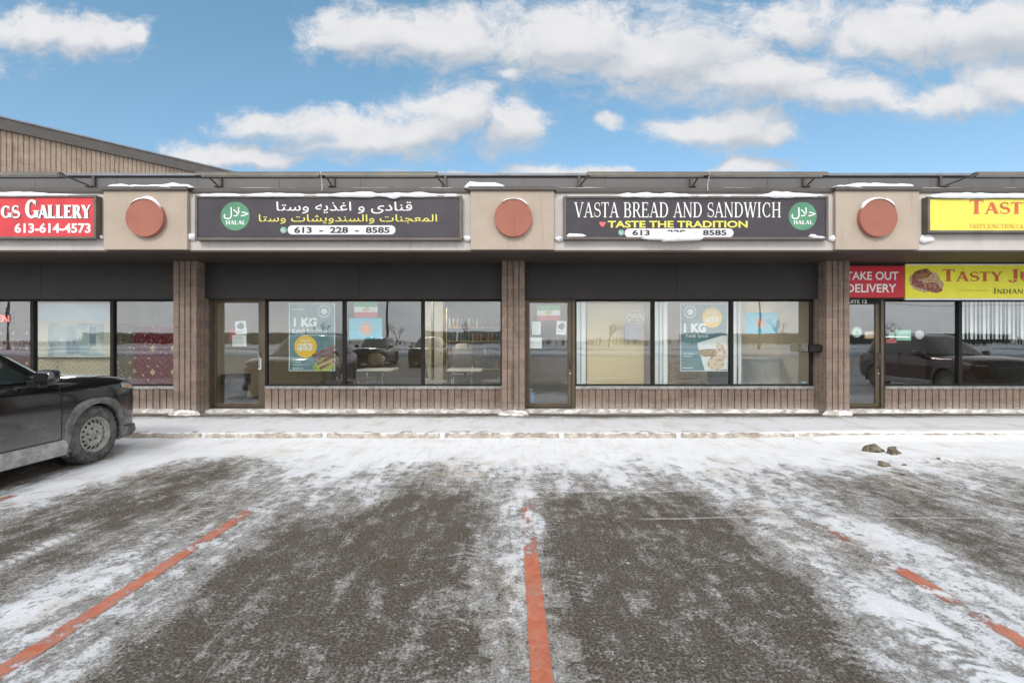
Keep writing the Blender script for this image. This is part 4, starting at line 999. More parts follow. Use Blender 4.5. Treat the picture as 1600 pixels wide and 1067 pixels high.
M_poster = poster_mat(); M_pyel = flat('poster_yellow', (.80, .52, .03)); M_cyan = flat('card_cyan', (.13, .47, .60), .6, .06)
M_skew = food_mat('printed_skewer', (.09, .022, .02), (.30, .09, .06), (.46, .22, .13), 40); M_salad = food_mat('printed_salad', (.14, .20, .02), (.38, .46, .06), (.55, .58, .16), 55)
M_wrap = food_mat('printed_wrap', (.62, .48, .36), (.75, .62, .46), (.45, .20, .10), 32); M_veg = food_mat('printed_vegetables', (.40, .06, .03), (.16, .24, .05), (.62, .35, .10), 50)
def border(px0, px1, py0, py1, w, Y, mat, parent, name='border'):
    x0, x1, z0, z1 = PX(px0, Y), PX(px1, Y), PZ(py1, Y), PZ(py0, Y); a, b = Y - .003, Y - .0005
    return MB().box(x0, x0 + w, a, b, z0, z1).box(x1 - w, x1, a, b, z0, z1).box(x0 + w, x1 - w, a, b, z0, z0 + w).box(x0 + w, x1 - w, a, b, z1 - w, z1).build(name, mat, parent)
def ring(px, py, r, w, Y, mat, parent, name, n=36):
    mb = MB(); vs = []; c = (PX(px, Y), PZ(py, Y)); k = Y / F
    for i in range(n):
        a = 2 * math.pi * i / n
        for rr, y in ((r, Y - .003), (r - w, Y - .003), (r - w, Y - .0005), (r, Y - .0005)): vs.append((c[0] + rr * k * math.cos(a), y, c[1] + rr * k * math.sin(a)))
    return mb.add(vs, [(i * 4 + j, i * 4 + (j + 1) % 4, ((i + 1) % n) * 4 + (j + 1) % 4, ((i + 1) % n) * 4 + j) for i in range(n) for j in range(4)]).build(name, mat, parent)
def textlines(px0, px1, pys, h, Y, mat, parent, seed=1, name='print', dy=.0025):
    rnd = random.Random(seed); mb = MB()
    for py in pys:
        x = px0
        e = px1 - rnd.random() * (px1 - px0) * .3
        while x < e - 1:
            l = min(rnd.uniform(1.2, 4.2), e - x); mb.box(PX(x, Y), PX(x + l, Y), Y - dy, Y - .0004, PZ(py + h, Y), PZ(py, Y)); x += l + .9
    return mb.build(name, mat, parent)
# poster with the kebab
t = sheet_of('poster', 'teal food poster with yellow circle reading 53 and grilled skewers', 'poster', 451.5, 523.5, 474, 579.5, M_poster)
border(451.5, 523.5, 474, 579.5, .014, YO, M_paper, t)
ptext('1 KG', 459, 495, 496.5, 510.5, YO, M_paper, t, .05); ptext('Kabab Koobideh', 457, 511, 513, 521.5, YO, M_paper, t, .012)
ring(506.5, 486.5, 9.5, 1.1, YO, M_paper, t, 'emblem'); pdisc(506.5, 486.5, 5, YO, M_paper, t, 'emblem_centre', .0028)
c = pdisc(477.5, 541.5, 17.5, YO, M_pyel, t, 'price_circle', .0035); ptext('$53', 464.5, 488.5, 536.5, 549, YO, M_paper, c, .05, dy=.006); ptext('ONLY', 470, 486, 530.5, 534.2, YO, M_paper, c, .03, dy=.006)
blob(507, 570, 19, 9.5, .25, YO, M_salad, t, 'salad_picture', .0045, 21)
sk = MB()
for k in range(4):
    a = (PX(488 + k * 4, YO), PZ(556 + k * 6.4, YO)); b = (PX(523, YO), PZ(541.5 + k * 7.6, YO)); d = Vector((b[0] - a[0], b[1] - a[1])).normalized(); nn = Vector((-d.y, d.x)) * .030
    sk.prism_xz([(a[0] - nn.x, a[1] - nn.y), (b[0] - nn.x, b[1] - nn.y), (b[0] + nn.x, b[1] + nn.y), (a[0] + nn.x, a[1] + nn.y)], YO - .0062 - k * .0003, YO - .0047)
sk.build('skewer_picture', M_skew, t)
textlines(457, 478, (561, 565, 569), 1.2, YO, M_paper, t, 5); textlines(457, 480, (575,), 1.5, YO, M_paper, t, 6, 'footer'); textlines(455, 478, (483,), 1.5, YO, M_paper, t, 7, 'heading')
# second poster
t = sheet_of('poster', 'teal food poster with yellow circle reading 55 and a tilted wrap picture', 'poster', 1063, 1137, 474.5, 580, M_poster)
border(1063, 1137, 474.5, 580, .014, YO, M_paper, t)
ring(1078.5, 487.5, 9.5, 1.1, YO, M_paper, t, 'emblem'); pdisc(1078.5, 487.5, 5, YO, M_paper, t, 'emblem_centre', .0028)
c = pdisc(1112.5, 496.5, 15.5, YO, M_pyel, t, 'price_circle', .0035); ptext('$55', 1102, 1123, 494, 504.5, YO, M_paper, c, .05, dy=.006); ptext('ONLY', 1104, 1121, 487, 491, YO, M_paper, c, .03, dy=.006)
ptext('1 KG', 1068.5, 1103, 505, 519.5, YO, M_paper, t, .05, dy=.007); ptext('Kebab Special', 1072, 1106, 521.5, 528.5, YO, M_paper, t, .012)
pic = MB().prism_xz([(PX(a, YO), PZ(b, YO)) for a, b in ((1089, 536), (1129, 524), (1136, 524.5), (1136, 577), (1101, 579))], YO - .0035, YO - .0005).build('picture_card', M_paper, t)
blob(1108, 551, 15, 6, -.05, YO, M_veg, pic, 'vegetables', .0055, 41); blob(1118, 566, 15, 11, .4, YO, M_wrap, pic, 'wrap', .0050, 43); blob(1127, 549, 7, 13, .3, YO, M_wrap, pic, 'wrap', .0062, 45)
textlines(1068, 1086, (552, 556), 1.2, YO, M_paper, t, 8); textlines(1067, 1086, (574,), 1.6, YO, M_paper, t, 9, 'footer')
# paper flags
M_fg = flat('flag_green', (.12, .42, .16), .7); M_fw = flat('flag_white', (.76, .77, .75), .7); M_fr = flat('flag_red', (.55, .10, .09), .7); M_gold = flat('emblem_gold', (.62, .43, .08), .6)
def flag(label, px0, px1, py0, py1, Y=None):
    Y = Y or YO; t = thing('paper_flag', label, 'flag', (PX((px0 + px1) / 2, Y), Y, PZ((py0 + py1) / 2, Y)), 'green white and red paper flags'); h = (py1 - py0) / 3
    for i, m in enumerate((M_fg, M_fw, M_fr)):
        MB().box(PX(px0, Y), PX(px1, Y), Y, Y + .002, PZ(py0 + h * (i + 1), Y) + .0004, PZ(py0 + h * i, Y)).build('stripe', m, t)
    blob((px0 + px1) / 2, (py0 + py1) / 2, 5.0, 3.6, 0, Y, M_gold, t, 'emblem', .002, 51, .3); pdisc((px0 + px1) / 2 + 2, (py0 + py1) / 2 - 2.6, 2.2, Y, M_gold, t, 'sun', .0015)
flag('striped paper flag with gold emblem on the bread shop door', 839, 875.5, 477, 501)
flag('striped paper flag with gold emblem above a blue card in the window', 553.5, 590, 471.5, 496)
def card(label, px0, px1, py0, py1, cx, cy, r):
    t = sheet_of('window_card', label, 'card', px0, px1, py0, py1, M_cyan)
    pdisc(cx, cy, r, YO, flat('emblem_pink', (.62, .36, .30)), t, 'emblem', .0025); ring(cx, cy, r * .78, 1.6, YO - .002, flat('emblem_teal', (.20, .36, .42)), t, 'emblem_ring', 24)
    pdisc(cx, cy + .5, r * .4, YO - .0022, flat('emblem_orange', (.75, .30, .10)), t, 'emblem_centre', .003)
card('blue card with a round emblem taped under a paper flag', 545.5, 597, 496.8, 529.6, 572, 513.5, 11)
card('blue card with a round emblem alone in the window near the letter box', 1163.5, 1215, 488, 521, 1188.5, 504.5, 8.5)
# papers on the doors
def notice(label, px0, px1, py0, py1, seed, pic=False, tilt=0.0, dy=0.0):
    t = sheet_of('paper_notice', label, 'notice', px0, px1, py0, py1, M_paper, YO + dy, tilt=tilt)
    if pic: blob((px0 + px1) / 2, py0 + (py1 - py0) * .38, (px1 - px0) * .32, (py1 - py0) * .24, 0, YO + dy, M_ink, t, 'picture', .002, seed)
    textlines(px0 + 2, px1 - 2, [py0 + (py1 - py0) * (f if not pic else .66 + .28 * f) for f in (.12, .25, .38, .52, .66, .8)][: 6 if not pic else 3], .9, YO + dy, M_inkl, t, seed)
notice('white sheet with a dark picture taped to the door with a bin behind', 367.5, 385, 501.5, 523, 61, True, -4)
notice('plain white sheet taped below the picture on the door with a bin behind', 363, 385, 523.5, 541, 62, False, 0, .004)
M_rp = flat('paper_red', (.45, .10, .11), .7)
sheet_of('paper_notice', 'red paper showing behind the white sheets on the door with a bin', 'notice', 358.5, 370, 513, 534, M_rp, YO + .01)
notice('small text sheet under the flag on the bread shop door, nearer the pillar', 831.5, 845, 502.5, 523, 63)
notice('small framed sheet under the flag on the bread shop door, nearer the handle', 869.5, 885, 501.5, 523, 64, True, 3)
t = sheet_of('paper_notice', 'blank white paper low on the bread shop door glass', 'notice', 826, 846.5, 527, 544.5, M_paper, YO + .006)
# unlit open sign and its board
M_neon = plain('neon_glass', (.52, .60, .68), .25, 0, .6); M_board = plain('dark_board', (.30, .28, .32), .5)
t = thing('neon_sign', 'unlit oval Open sign in the window beside the bread shop door', 'sign', (PX(993, YO), YO + .03, 1.8))
def oval(px, py, a, b, r, Y, mat, parent, name):
    pts = [(PX(px + a * math.cos(2 * math.pi * i / 40), Y), Y - .012, PZ(py + b * math.sin(2 * math.pi * i / 40), Y)) for i in range(41)]
    return MB().tube(pts, r, 6).build(name, mat, parent, True)
oval(992.5, 496, 19.5, 10, .010, YO + .035, M_neon, t, 'outline')
ptext('OPEN', 979, 1006, 490.5, 501.5, YO + .035, M_lwhite, t, .0, dy=.014)
MB().box(PX(977, YO), PX(1003, YO), YO + .04, YO + .12, PZ(530, YO), PZ(507, YO)).build('transformer', M_board, t, bevel=.01)
def neon_lit():
    m, nt, out = newmat('neon_red'); BSDF(nt, out, (.6, .05, .04), .4, emit=(1, .10, .07), estr=2.2); return m
t = thing('neon_sign', 'lit red Open sign in the rug shop window', 'sign', (PX(-6, YO), YO + .03, 1.9)); M_nred = neon_lit()
ptext('OPEN', -27, 15.5, 492.5, 503, YO + .03, M_nred, t, .02, dy=.014)
MB().box(PX(-33, YO), PX(19, YO), YO + .035, YO + .05, PZ(508, YO), PZ(487, YO)).build('backing', M_black, t)
# stickers of the takeaway shop
def sticker(label, px, py, r, mat, mark=None):
    t = pdisc(px, py, r, YO, mat, None, 'sticker', .003, .001); tag(t, label, 'sticker')
    return t
M_mint = flat('sticker_mint', (.30, .58, .42), .6); M_orange = flat('sticker_tan', (.62, .38, .22), .6)
t = sticker('round pale sticker on the takeaway shop door', 1338.8, 519, 8, M_paper); ring(1338.8, 519, 7.2, 1.6, YO - .003, M_mint, t, 'ring'); pdisc(1338.8, 519, 3, YO - .003, M_mint, t, 'mark', .003)
t = tag(MB().box(PX(1351, YO), PX(1366, YO), YO - .003, YO - .001, PZ(529, YO), PZ(517.5, YO)).build('sticker', M_orange, None, at=(PX(1358, YO), YO, PZ(523, YO))), 'tan rectangular sticker on the takeaway shop door', 'sticker')
textlines(1352.5, 1365, (519, 522, 525), 1.2, YO - .003, M_paper, t, 71)
sticker('small round green sticker beside the mint card in the takeaway window', 1393, 524.5, 5, M_mint)
t = sheet_of('window_card', 'pale mint card in the takeaway shop window', 'card', 1399.5, 1423.5, 515.5, 532, flat('card_mint', (.28, .58, .44), .6)); textlines(1402, 1421, (519, 523, 527), 1.3, YO, M_paper, t, 72)
sheet_of('window_card', 'thin red card below the mint card in the takeaway shop window', 'card', 1385, 1401, 529.5, 536, flat('card_red', (.50, .10, .10), .6))
t = sticker('round white sticker on the far side of the mint card', 1436.5, 523, 7, flat('sticker_grey', (.55, .57, .55), .6)); ring(1436.5, 523, 5.8, .8, YO - .003, M_inkl, t, 'ring')
t = tag(MB().box(PX(1251.5, YO), PX(1261, YO), YO - .003, YO - .001, PZ(600, YO), PZ(595.5, YO)).build('sticker', flat('sticker_blue', (.10, .25, .36)), None, at=(PX(1256, YO), YO, PZ(598, YO))), 'tiny blue alarm sticker in the bottom corner of a bread shop window', 'sticker')
MB().box(PX(1252.5, YO), PX(1260, YO), YO - .005, YO - .0032, PZ(598, YO), PZ(596.3, YO)).build('band', M_paper, t)

# ------------------------------------------------------------------ blinds and shades
M_vane = plain('blind_vane', (.84, .87, .87), .6, 0, .3, .05, 2)
def vanes(label, px0, px1, Y=YG + .085, step=.075, py0=470, py1=601):
    x0, x1 = PX(px0, Y), PX(px1, Y); n = max(1, int((x1 - x0) / step)); t = thing('vertical_blind', label, 'blind', ((x0 + x1) / 2, Y, .7))
    MB().box(x0 - .01, x1 + .01, Y - .03, Y + .03, PZ(py0, Y), PZ(py0, Y) + .05).build('rail', M_white, t)
    mb = MB()
    for i in range(n):
        cx = x0 + (i + .5) * (x1 - x0) / n; a = R(28 + 10 * math.sin(i * 2.1)); w_ = (x1 - x0) / n * .56
        mb.obox((cx, Y, (PZ(py0, Y) + PZ(py1, Y)) / 2), (math.cos(a) * w_, math.sin(a) * w_, 0), (-math.sin(a) * .0012, math.cos(a) * .0012, 0), (0, 0, (PZ(py0, Y) - PZ(py1, Y)) / 2))
    mb.build('vane', M_vane, t)
vanes('narrow stack of pale vertical blinds beside the bread shop door', 899, 916)
vanes('pale vertical blinds beside the window with the 55 dollar poster', 1023, 1043)
vanes('narrow pale vertical blinds beside the window with the lone blue card', 1144, 1160)
M_shade = plain('roller_shade', (.66, .52, .30), .8, 0, .2, .06, 1)
Y = YG + .22
t = thing('roller_shade', 'drawn beige roller shade behind the unlit Open sign', 'blind', (PX(960, Y), Y, .7))
MB().box(PX(917, Y), PX(1006, Y), Y, Y + .004, PZ(600, Y), PZ(471, Y)).build('cloth', M_shade, t)
MB().tube([(PX(915, Y), Y + .03, PZ(470, Y)), (PX(1008, Y), Y + .03, PZ(470, Y))], .028, 10).build('roller', M_white, t)
MB().box(PX(917, Y), PX(1006, Y), Y - .006, Y + .01, PZ(603, Y), PZ(600, Y)).build('hem_bar', M_white, t)
vanes('full width pale vertical blinds at the takeaway shop window edge', 1502, 1640, YG + .09, .085, 470, 530)

# ------------------------------------------------------------------ things inside the shops
M_wood = plain('slat_wood', (.42, .30, .13), .5, 0, .4, .2, 4); M_steel = plain('bright_steel', (.62, .62, .61), .3, .8, .5); M_dark = plain('dark_vinyl', (.025, .024, .024), .4)
M_laminate = plain('table_laminate', (.62, .60, .55), .35); M_seat = plain('chair_back', (.20, .155, .105), .5)
def table(label, x, y, w_=.75, d=.7):
    t = thing('dining_table', label, 'table', (x, y, .19))
    MB().box(x - w_ / 2, x + w_ / 2, y - d / 2, y + d / 2, .90, .935).build('tabletop', M_laminate, t, bevel=.006)
    MB().tube([(x, y, .22), (x, y, .90)], .035, 10).build('leg', M_dark, t, True)
    MB().box(x - .28, x + .28, y - .035, y + .035, .19, .225).box(x - .035, x + .035, y - .28, y - .036, .19, .225).box(x - .035, x + .035, y + .036, y + .28, .19, .225).build('base', M_dark, t)
def chair(label, x, y, rz):
    t = thing('dining_chair', label, 'chair', (0, 0, 0), 'chairs at the tables behind the glass')
    MB().box(-.21, .21, -.21, .21, .44, .48).build('seat', M_seat, t, bevel=.015)
    vs = []; fs = []
    for k, y0 in ((0, .21), (1, .24)):
        for i in range(9):
            u = -1 + i / 4; zt = 1.06 - .10 * abs(u) ** 3
            vs += [(u * .21, y0 + .03 * (1 - u * u), .56), (u * .23, y0 + .07 + .03 * (1 - u * u), zt)]
    for i in range(8):
        fs += [(2 * i, 2 * i + 2, 2 * i + 3, 2 * i + 1), (18 + 2 * i, 18 + 2 * i + 1, 18 + 2 * i + 3, 18 + 2 * i + 2), (2 * i, 18 + 2 * i, 18 + 2 * i + 2, 2 * i + 2), (2 * i + 1, 2 * i + 3, 18 + 2 * i + 3, 18 + 2 * i + 1)]
    fs += [(0, 1, 19, 18), (16, 34, 35, 17)]
    MB().add(vs, fs).build('backrest', M_seat, t, True)
    for sx in (-1, 1):
        for sy in (-1, 1): MB().tube([(sx * .18, sy * .17, .44), (sx * .22, sy * .23, 0)], .013, 8).build('leg', M_steel, t, True)
        MB().tube([(sx * .19, .19, .44), (sx * .20, .23, .60)], .012, 6).build('back_support', M_steel, t, True)
    t.location = (x, y, .19); t.rotation_euler = (0, 0, rz); return t
Y = 11.0
table('pale topped table behind the window with the striped flag', PX(591, 11.0), 11.0); table('pale topped table behind the clear window by the pillar', PX(727, 10.9), 10.9)
ch = chair('brown backed chair behind the table in the clear window, facing the shelves', PX(722, 11.6), 11.55, 0)
ch.scale = (1.15, 1.0, 1.24)
def chair2(label, px, y, rz): c = copy_tree(ch); c.scale = (1, 1, 1); c.location = (PX(px, y), y, .19); c.rotation_euler = (0, 0, rz); c['label'] = label
chair2('steel legged chair at the near side of the table in the clear window', 684, 10.9, R(100)); chair2('steel legged chair between the table and the pillar', 768, 11.1, R(-100))
chair2('steel legged chair behind the table under the striped flag', 582, 11.8, 0); chair2('dark chair beside the teal poster inside the shop', 545, 11.2, R(95))
# bottle shelf
sx0, sx1, sy = PX(700, 14.2), PX(792, 14.2), 14.2
t = thing('shelf_unit', 'wooden shelf unit holding bottles at the back of the bread shop', 'shelf', ((sx0 + sx1) / 2, sy, .19))
MB().box(sx0 - .03, sx0 - .001, sy - .2, sy + .2, .19, 2.5).box(sx1 + .001, sx1 + .03, sy - .2, sy + .2, .19, 2.5).build('side_panel', M_wood, t)
shz = (.75, 1.15, 1.55, 1.95)
for z in shz: MB().box(sx0, sx1, sy - .2, sy + .2, z - .02, z).build('board', M_wood, t)
bcol = [plain('bottle_%s' % n, c, .2, 0, .6) for n, c in (('amber', (.26, .13, .03)), ('green', (.05, .08, .04)), ('white', (.34, .34, .30)), ('red', (.14, .045, .03)), ('blue', (.06, .09, .13)))]
prof = [(.001, 0), (.036, 0), (.038, .02), (.038, .15), (.030, .19), (.014, .22), (.014, .26), (.001, .262)]
first = {}
rnd = random.Random(3)
for zi, z in enumerate(shz):
    n = 15
    for i in range(n):
        k = rnd.randrange(5); x = sx0 + .06 + (sx1 - sx0 - .12) * i / (n - 1); lab = '%s bottle in the row on the %s board of the shelf unit' % (('amber', 'green', 'white', 'red', 'blue')[k], ('lowest', 'second', 'third', 'topmost')[zi])
        if k not in first: first[k] = o = MB().lathe(prof, (0, 0, 0), 'z', 10).build('bottle', bcol[k], None, True)
        else: o = first[k].copy(); COL.objects.link(o)
        o.location = (x, sy - .05 - .06 * rnd.random(), z + .001); tag(o, lab, 'bottle', 'bottles on the shelf unit')
M_col = plain('interior_column', (.55, .50, .40), .7)
for lab, px in (('pale inner column beside the shelf unit', 686), ('second pale inner column by the ceiling lamps', 668)):
    x = PX(px, 13.2); tag(MB().box(x - .12, x + .12, 13.1, 13.34, .191, 2.949).box(x - .14, x + .14, 13.08, 13.36, .192, .30).build('inner_column', M_col, None, bevel=.01, at=(x, 13.2, .19)), lab, 'column')
M_lamp = None
def lampmat():
    m, nt, out = newmat('ceiling_lamp_lens'); BSDF(nt, out, (.8, .8, .75), .5, emit=(1, .93, .78), estr=60); return m
M_lamp = lampmat()
for lab, px, y in (('lit ceiling lamp nearest the window in the bread shop', 672, 11.6), ('lit ceiling lamp farther back in the bread shop', 676, 13.4), ('lit ceiling lamp in the front room behind the beige shade', 1085, 12.6), ('lit ceiling lamp in the rug shop', 120, 11.8)):
    x = PX(px, y); t = thing('ceiling_lamp', lab, 'lamp', (x, y, 2.94)); MB().box(x - .32, x + .32, y - .16, y + .16, 2.90, 2.945).build('housing', M_white, t); MB().box(x - .29, x + .29, y - .13, y + .13, 2.885, 2.899).build('lens', M_lamp, t)
# bin behind the door
M_bin = plain('bin_plastic', (.028, .038, .05), .5, 0, .4)
x, y = PX(369, 10.55), 10.55
t = thing('rubbish_bin', 'blue grey rubbish bin with black bag behind the glass door', 'bin', (x, y, .19))
MB().lathe([(.001, .19), (.19, .19), (.20, .22), (.245, .78), (.25, .80), (.235, .80), (.18, .24), (.001, .24)], (x, y, 0), 'z', 28).build('body', M_bin, t, True)
vs = []; fs = []; n = 40
for j, (r, z) in enumerate(((.235, .74), (.255, .80), (.275, .84), (.262, .70), (.258, .62))):
    for i in range(n): a = 2 * math.pi * i / n; q = r * (1 + .07 * math.sin(i * 2.3 + j)); vs.append((x + q * math.cos(a), y + q * math.sin(a), z + .03 * math.sin(i * 1.7) * (j > 2)))
for j in range(4): fs += [(j * n + i, j * n + (i + 1) % n, (j + 1) * n + (i + 1) % n, (j + 1) * n + i) for i in range(n)]
MB().add(vs, fs).build('bag', M_dark, t, True)
# slatted bench and sofa behind the second poster
x0, x1, y = PX(1046, 10.9), PX(1094, 10.9), 10.9
t = thing('slatted_bench', 'yellow slatted bench back behind the 55 dollar poster', 'bench', ((x0 + x1) / 2, y, .19)); mb = MB()
for k in range(7): mb.box(x0, x1, y, y + .025, .50 + k * .088, .565 + k * .088)
mb.build('backrest', M_wood, t, bevel=.004)
for x in (x0 + .04, x1 - .04): MB().box(x - .03, x + .03, y + .026, y + .07, .19, 1.1).build('leg', M_wood, t)
MB().box(x0, x1, y + .071, y + .5, .60, .64).build('seat', M_wood, t)
t = thing('sofa', 'dark sofa inside the window with the 55 dollar poster', 'sofa', (PX(1120, 11.2), 11.2, .19))
x0, x1 = PX(1098, 11.2), PX(1146, 11.2)
MB().box(x0, x1, 11.0, 11.7, .25, .62).build('seat', M_dark, t, bevel=.05); MB().box(x0, x1, 10.85, 10.99, .25, 1.0).build('backrest', M_dark, t, bevel=.05)
t = thing('counter', 'pale rounded counter behind the window with the lone blue card', 'counter', (PX(1198, 11.6), 11.6, .19))
x0, x1 = PX(1160, 11.6), PX(1236, 11.6); n = 16
mb = MB(); mb.prism_xy([((x0 + x1) / 2 + (x1 - x0) / 2 * math.cos(math.pi * i / n), 11.9 - .5 * math.sin(math.pi * i / n)) for i in range(n + 1)], .25, 1.12); mb.build('front', M_laminate, t)
mb = MB(); mb.prism_xy([((x0 + x1) / 2 + ((x1 - x0) / 2 + .04) * math.cos(math.pi * i / n), 11.9 - .55 * math.sin(math.pi * i / n)) for i in range(n + 1)], 1.121, 1.16); mb.build('top', M_white, t, bevel=.005)
mb = MB(); mb.prism_xy([((x0 + x1) / 2 + ((x1 - x0) / 2 - .04) * math.cos(math.pi * i / n), 11.9 - .46 * math.sin(math.pi * i / n)) for i in range(n + 1)], .19, .249); mb.build('plinth', M_dark, t)
x, y = PX(830, 10.25), 10.25
t = thing('jug', 'blue plastic jug standing inside the bread shop door', 'jug', (x, y, .19)); M_blue = plain('jug_blue', (.05, .16, .36), .35)
MB().lathe([(.001, .19), (.075, .19), (.08, .21), (.08, .40), (.06, .46), (.025, .50), (.025, .53), (.001, .53)], (x, y, 0), 'z', 16).build('body', M_blue, t, True)
MB().lathe([(.001, .531), (.03, .531), (.03, .56), (.001, .56)], (x, y, 0), 'z', 12).build('cap', M_white, t, True)
# rugs
def rug_mat(name, a, b, c, k=3.2):
    m, nt, out = newmat(name); p = OBJ(nt); x, y, z = XYZ(nt, p)[0:3]
    fx = M_(nt, 'ABSOLUTE', M_(nt, 'SUBTRACT', M_(nt, 'FRACT', M_(nt, 'MULTIPLY', x, k * .72)), .5)); fz = M_(nt, 'ABSOLUTE', M_(nt, 'SUBTRACT', M_(nt, 'FRACT', M_(nt, 'MULTIPLY', z, k * .62)), .5))
    d = M_(nt, 'ADD', fx, fz); rings = M_(nt, 'FRACT', M_(nt, 'MULTIPLY', d, 4.0)); mot = XYZ(nt, VORO(nt, p, 30).outputs['Color'])[0]
    col = MIX(nt, MAP(nt, rings, .42, .5), a, b); col = MIX(nt, MAP(nt, d, .16, .12, 0, 1) if False else MAP(nt, d, .12, .17, 1, 0), col, c)
    col = MIX(nt, MAP(nt, mot, .93, .97), col, MIX(nt, MAP(nt, XYZ(nt, VORO(nt, p, 30).outputs['Color'])[1], .3, .7), c, b))
    BSDF(nt, out, col, .95, 0, .1, BUMP(nt, NOISE(nt, p, 260, 2), .4, .004)); return m
M_rug = [rug_mat('rug_red', (.22, .022, .028), (.09, .010, .016), (.55, .42, .26)), rug_mat('rug_olive', (.17, .13, .06), (.07, .055, .035), (.38, .27, .12), 5), rug_mat('rug_cream', (.55, .47, .32), (.42, .36, .24), (.62, .55, .42), 4), rug_mat('rug_rose', (.38, .10, .09), (.18, .03, .04), (.55, .38, .26), 4), rug_mat('rug_brown', (.16, .07, .05), (.08, .03, .03), (.42, .30, .18), 5)]
def rug(label, px0, px1, py0, py1, mat, Y):
    x0, x1, z0, z1 = PX(px0, Y), PX(px1, Y), PZ(py1, Y), PZ(py0, Y); n = 24; vs = []; fs = []
    for i in range(n + 1):
        x = x0 + (x1 - x0) * i / n; y = Y + .012 * math.sin(i * .9 + px0)
        vs += [(x, y, z0), (x, y, z1), (x, y + .012, z1), (x, y + .012, z0)]
    for i in range(n): fs += [(4 * i + j, 4 * (i + 1) + j, 4 * (i + 1) + (j + 1) % 4, 4 * i + (j + 1) % 4) for j in range(4)]
    fs += [(0, 1, 2, 3), (4 * n, 4 * n + 3, 4 * n + 2, 4 * n + 1)]
    t = thing('hanging_rug', label, 'rug', ((x0 + x1) / 2, Y, z0)); MB().add(vs, fs).build('pile', mat, t)
    mb = MB(); k = 40
    for i in range(k): x = x0 + (x1 - x0) * (i + .5) / k; mb.box(x - .004, x + .004, Y - .002 + .012 * math.sin(i * .54 + px0), Y + .006 + .012 * math.sin(i * .54 + px0), z0 - .04, z0 - .0005)
    mb.build('fringe', M_laminate, t)
rug('large red rug with diamond medallions hanging by the pillar', 208, 300, 510, 600, M_rug[0], YG + .35)
rug('olive brown rug hanging behind the red one', 172, 214, 506, 602, M_rug[1], YG + .42)
rug('cream rug low in the middle rug shop window', 58, 172, 561, 603, M_rug[2], YG + .40)
rug('dark brown rug hanging behind the lit Open sign', -75, 56, 512, 603, M_rug[4], YG + .42)
# picture poster of the rug shop
Y = YG + .28
t = thing('window_poster', 'large pale poster with blue picture in the rug shop window', 'poster', (PX(118, Y), Y, 1.2)); M_cream = flat('poster_cream', (.62, .57, .44), .6)
MB().box(PX(59, Y), PX(172, Y), Y, Y + .004, PZ(558, Y), PZ(474, Y)).build('paper', M_cream, t)
M_pb = food_mat('printed_blue', (.24, .33, .36), (.46, .52, .50), (.58, .58, .52), 5)
MB().box(PX(75, Y), PX(162, Y), Y - .002, Y - .0003, PZ(556, Y), PZ(505, Y)).build('picture', M_pb, t)
M_ps = flat('poster_sky', (.50, .62, .66), .6); MB().box(PX(62, Y), PX(170, Y), Y - .002, Y - .0003, PZ(502, Y), PZ(476, Y)).build('heading', M_ps, t)
M_po = flat('poster_shade', (.20, .27, .30), .6); MB().box(PX(104, Y), PX(124, Y), Y - .004, Y - .0022, PZ(553, Y), PZ(528, Y)).box(PX(140, Y), PX(150, Y), Y - .004, Y - .0022, PZ(540, Y), PZ(510, Y)).build('figure', M_po, t)
# ------------------------------------------------------------------ the dark car: right = +x, forward = +y, front axle at the origin
def car_paint():
    m, nt, out = newmat('black_paint'); p = OBJ(nt); x, y, z = XYZ(nt, p)[0:3]
    n = NOISE(nt, p, 3.2, 5, .6); g = NOISE(nt, p, 70, 4, .75); st = NOISE(nt, V_(nt, 'MULTIPLY', p, (3, 1.0, 9)), 1.0, 4, .6)
    d = M_(nt, 'ADD', M_(nt, 'SUBTRACT', .95, M_(nt, 'MULTIPLY', z, 1.30)), M_(nt, 'ADD', M_(nt, 'MULTIPLY', M_(nt, 'SUBTRACT', n, .5), .55), M_(nt, 'MULTIPLY', M_(nt, 'SUBTRACT', st, .5), .45)))
    d = M_(nt, 'ADD', d, M_(nt, 'MULTIPLY', M_(nt, 'SUBTRACT', g, .5), .4))
    f = MAP(nt, d, -.05, .75, 0, .80)
    c = MIX(nt, f, (.008, .008, .010), MIX(nt, n, (.17, .165, .16), (.30, .29, .28)))
    r = M_(nt, 'ADD', .16, M_(nt, 'MULTIPLY', f, .55))
    b = BSDF(nt, out, c, r, 0, .5); setin(nt, b.inputs['Coat Weight'], M_(nt, 'SUBTRACT', .8, M_(nt, 'MULTIPLY', f, .9), None, True)); return m
def grime(name, a, b, rough=.75, sc=8):
    m, nt, out = newmat(name); p = OBJ(nt); n = NOISE(nt, p, sc, 6, .65); g = NOISE(nt, p, 90, 3, .7)
    c = MIX(nt, MAP(nt, M_(nt, 'ADD', n, M_(nt, 'MULTIPLY', M_(nt, 'SUBTRACT', g, .5), .5)), .3, .7), a, b)
    BSDF(nt, out, c, rough, 0, .35, BUMP(nt, g, .25, .003)); return m
M_paintk = car_paint(); M_clad = grime('grey_cladding', (.07, .068, .065), (.19, .185, .178)); M_tyre = grime('dusty_tyre', (.045, .043, .040), (.13, .125, .115), .85, 14)
M_rim = grime('dirty_steel_rim', (.19, .185, .17), (.36, .35, .325), .55, 10); M_slot = plain('rim_slot', (.012, .012, .012), .8); M_rocker = grime('salted_rocker', (.22, .215, .205), (.42, .41, .39))
M_cglass = None
def carglass():
    m, nt, out = newmat('tinted_car_glass'); BSDF(nt, out, MIX(nt, NOISE(nt, OBJ(nt), 2.5, 3), (.012, .016, .015), (.035, .05, .046)), .03, 0, .8); return m
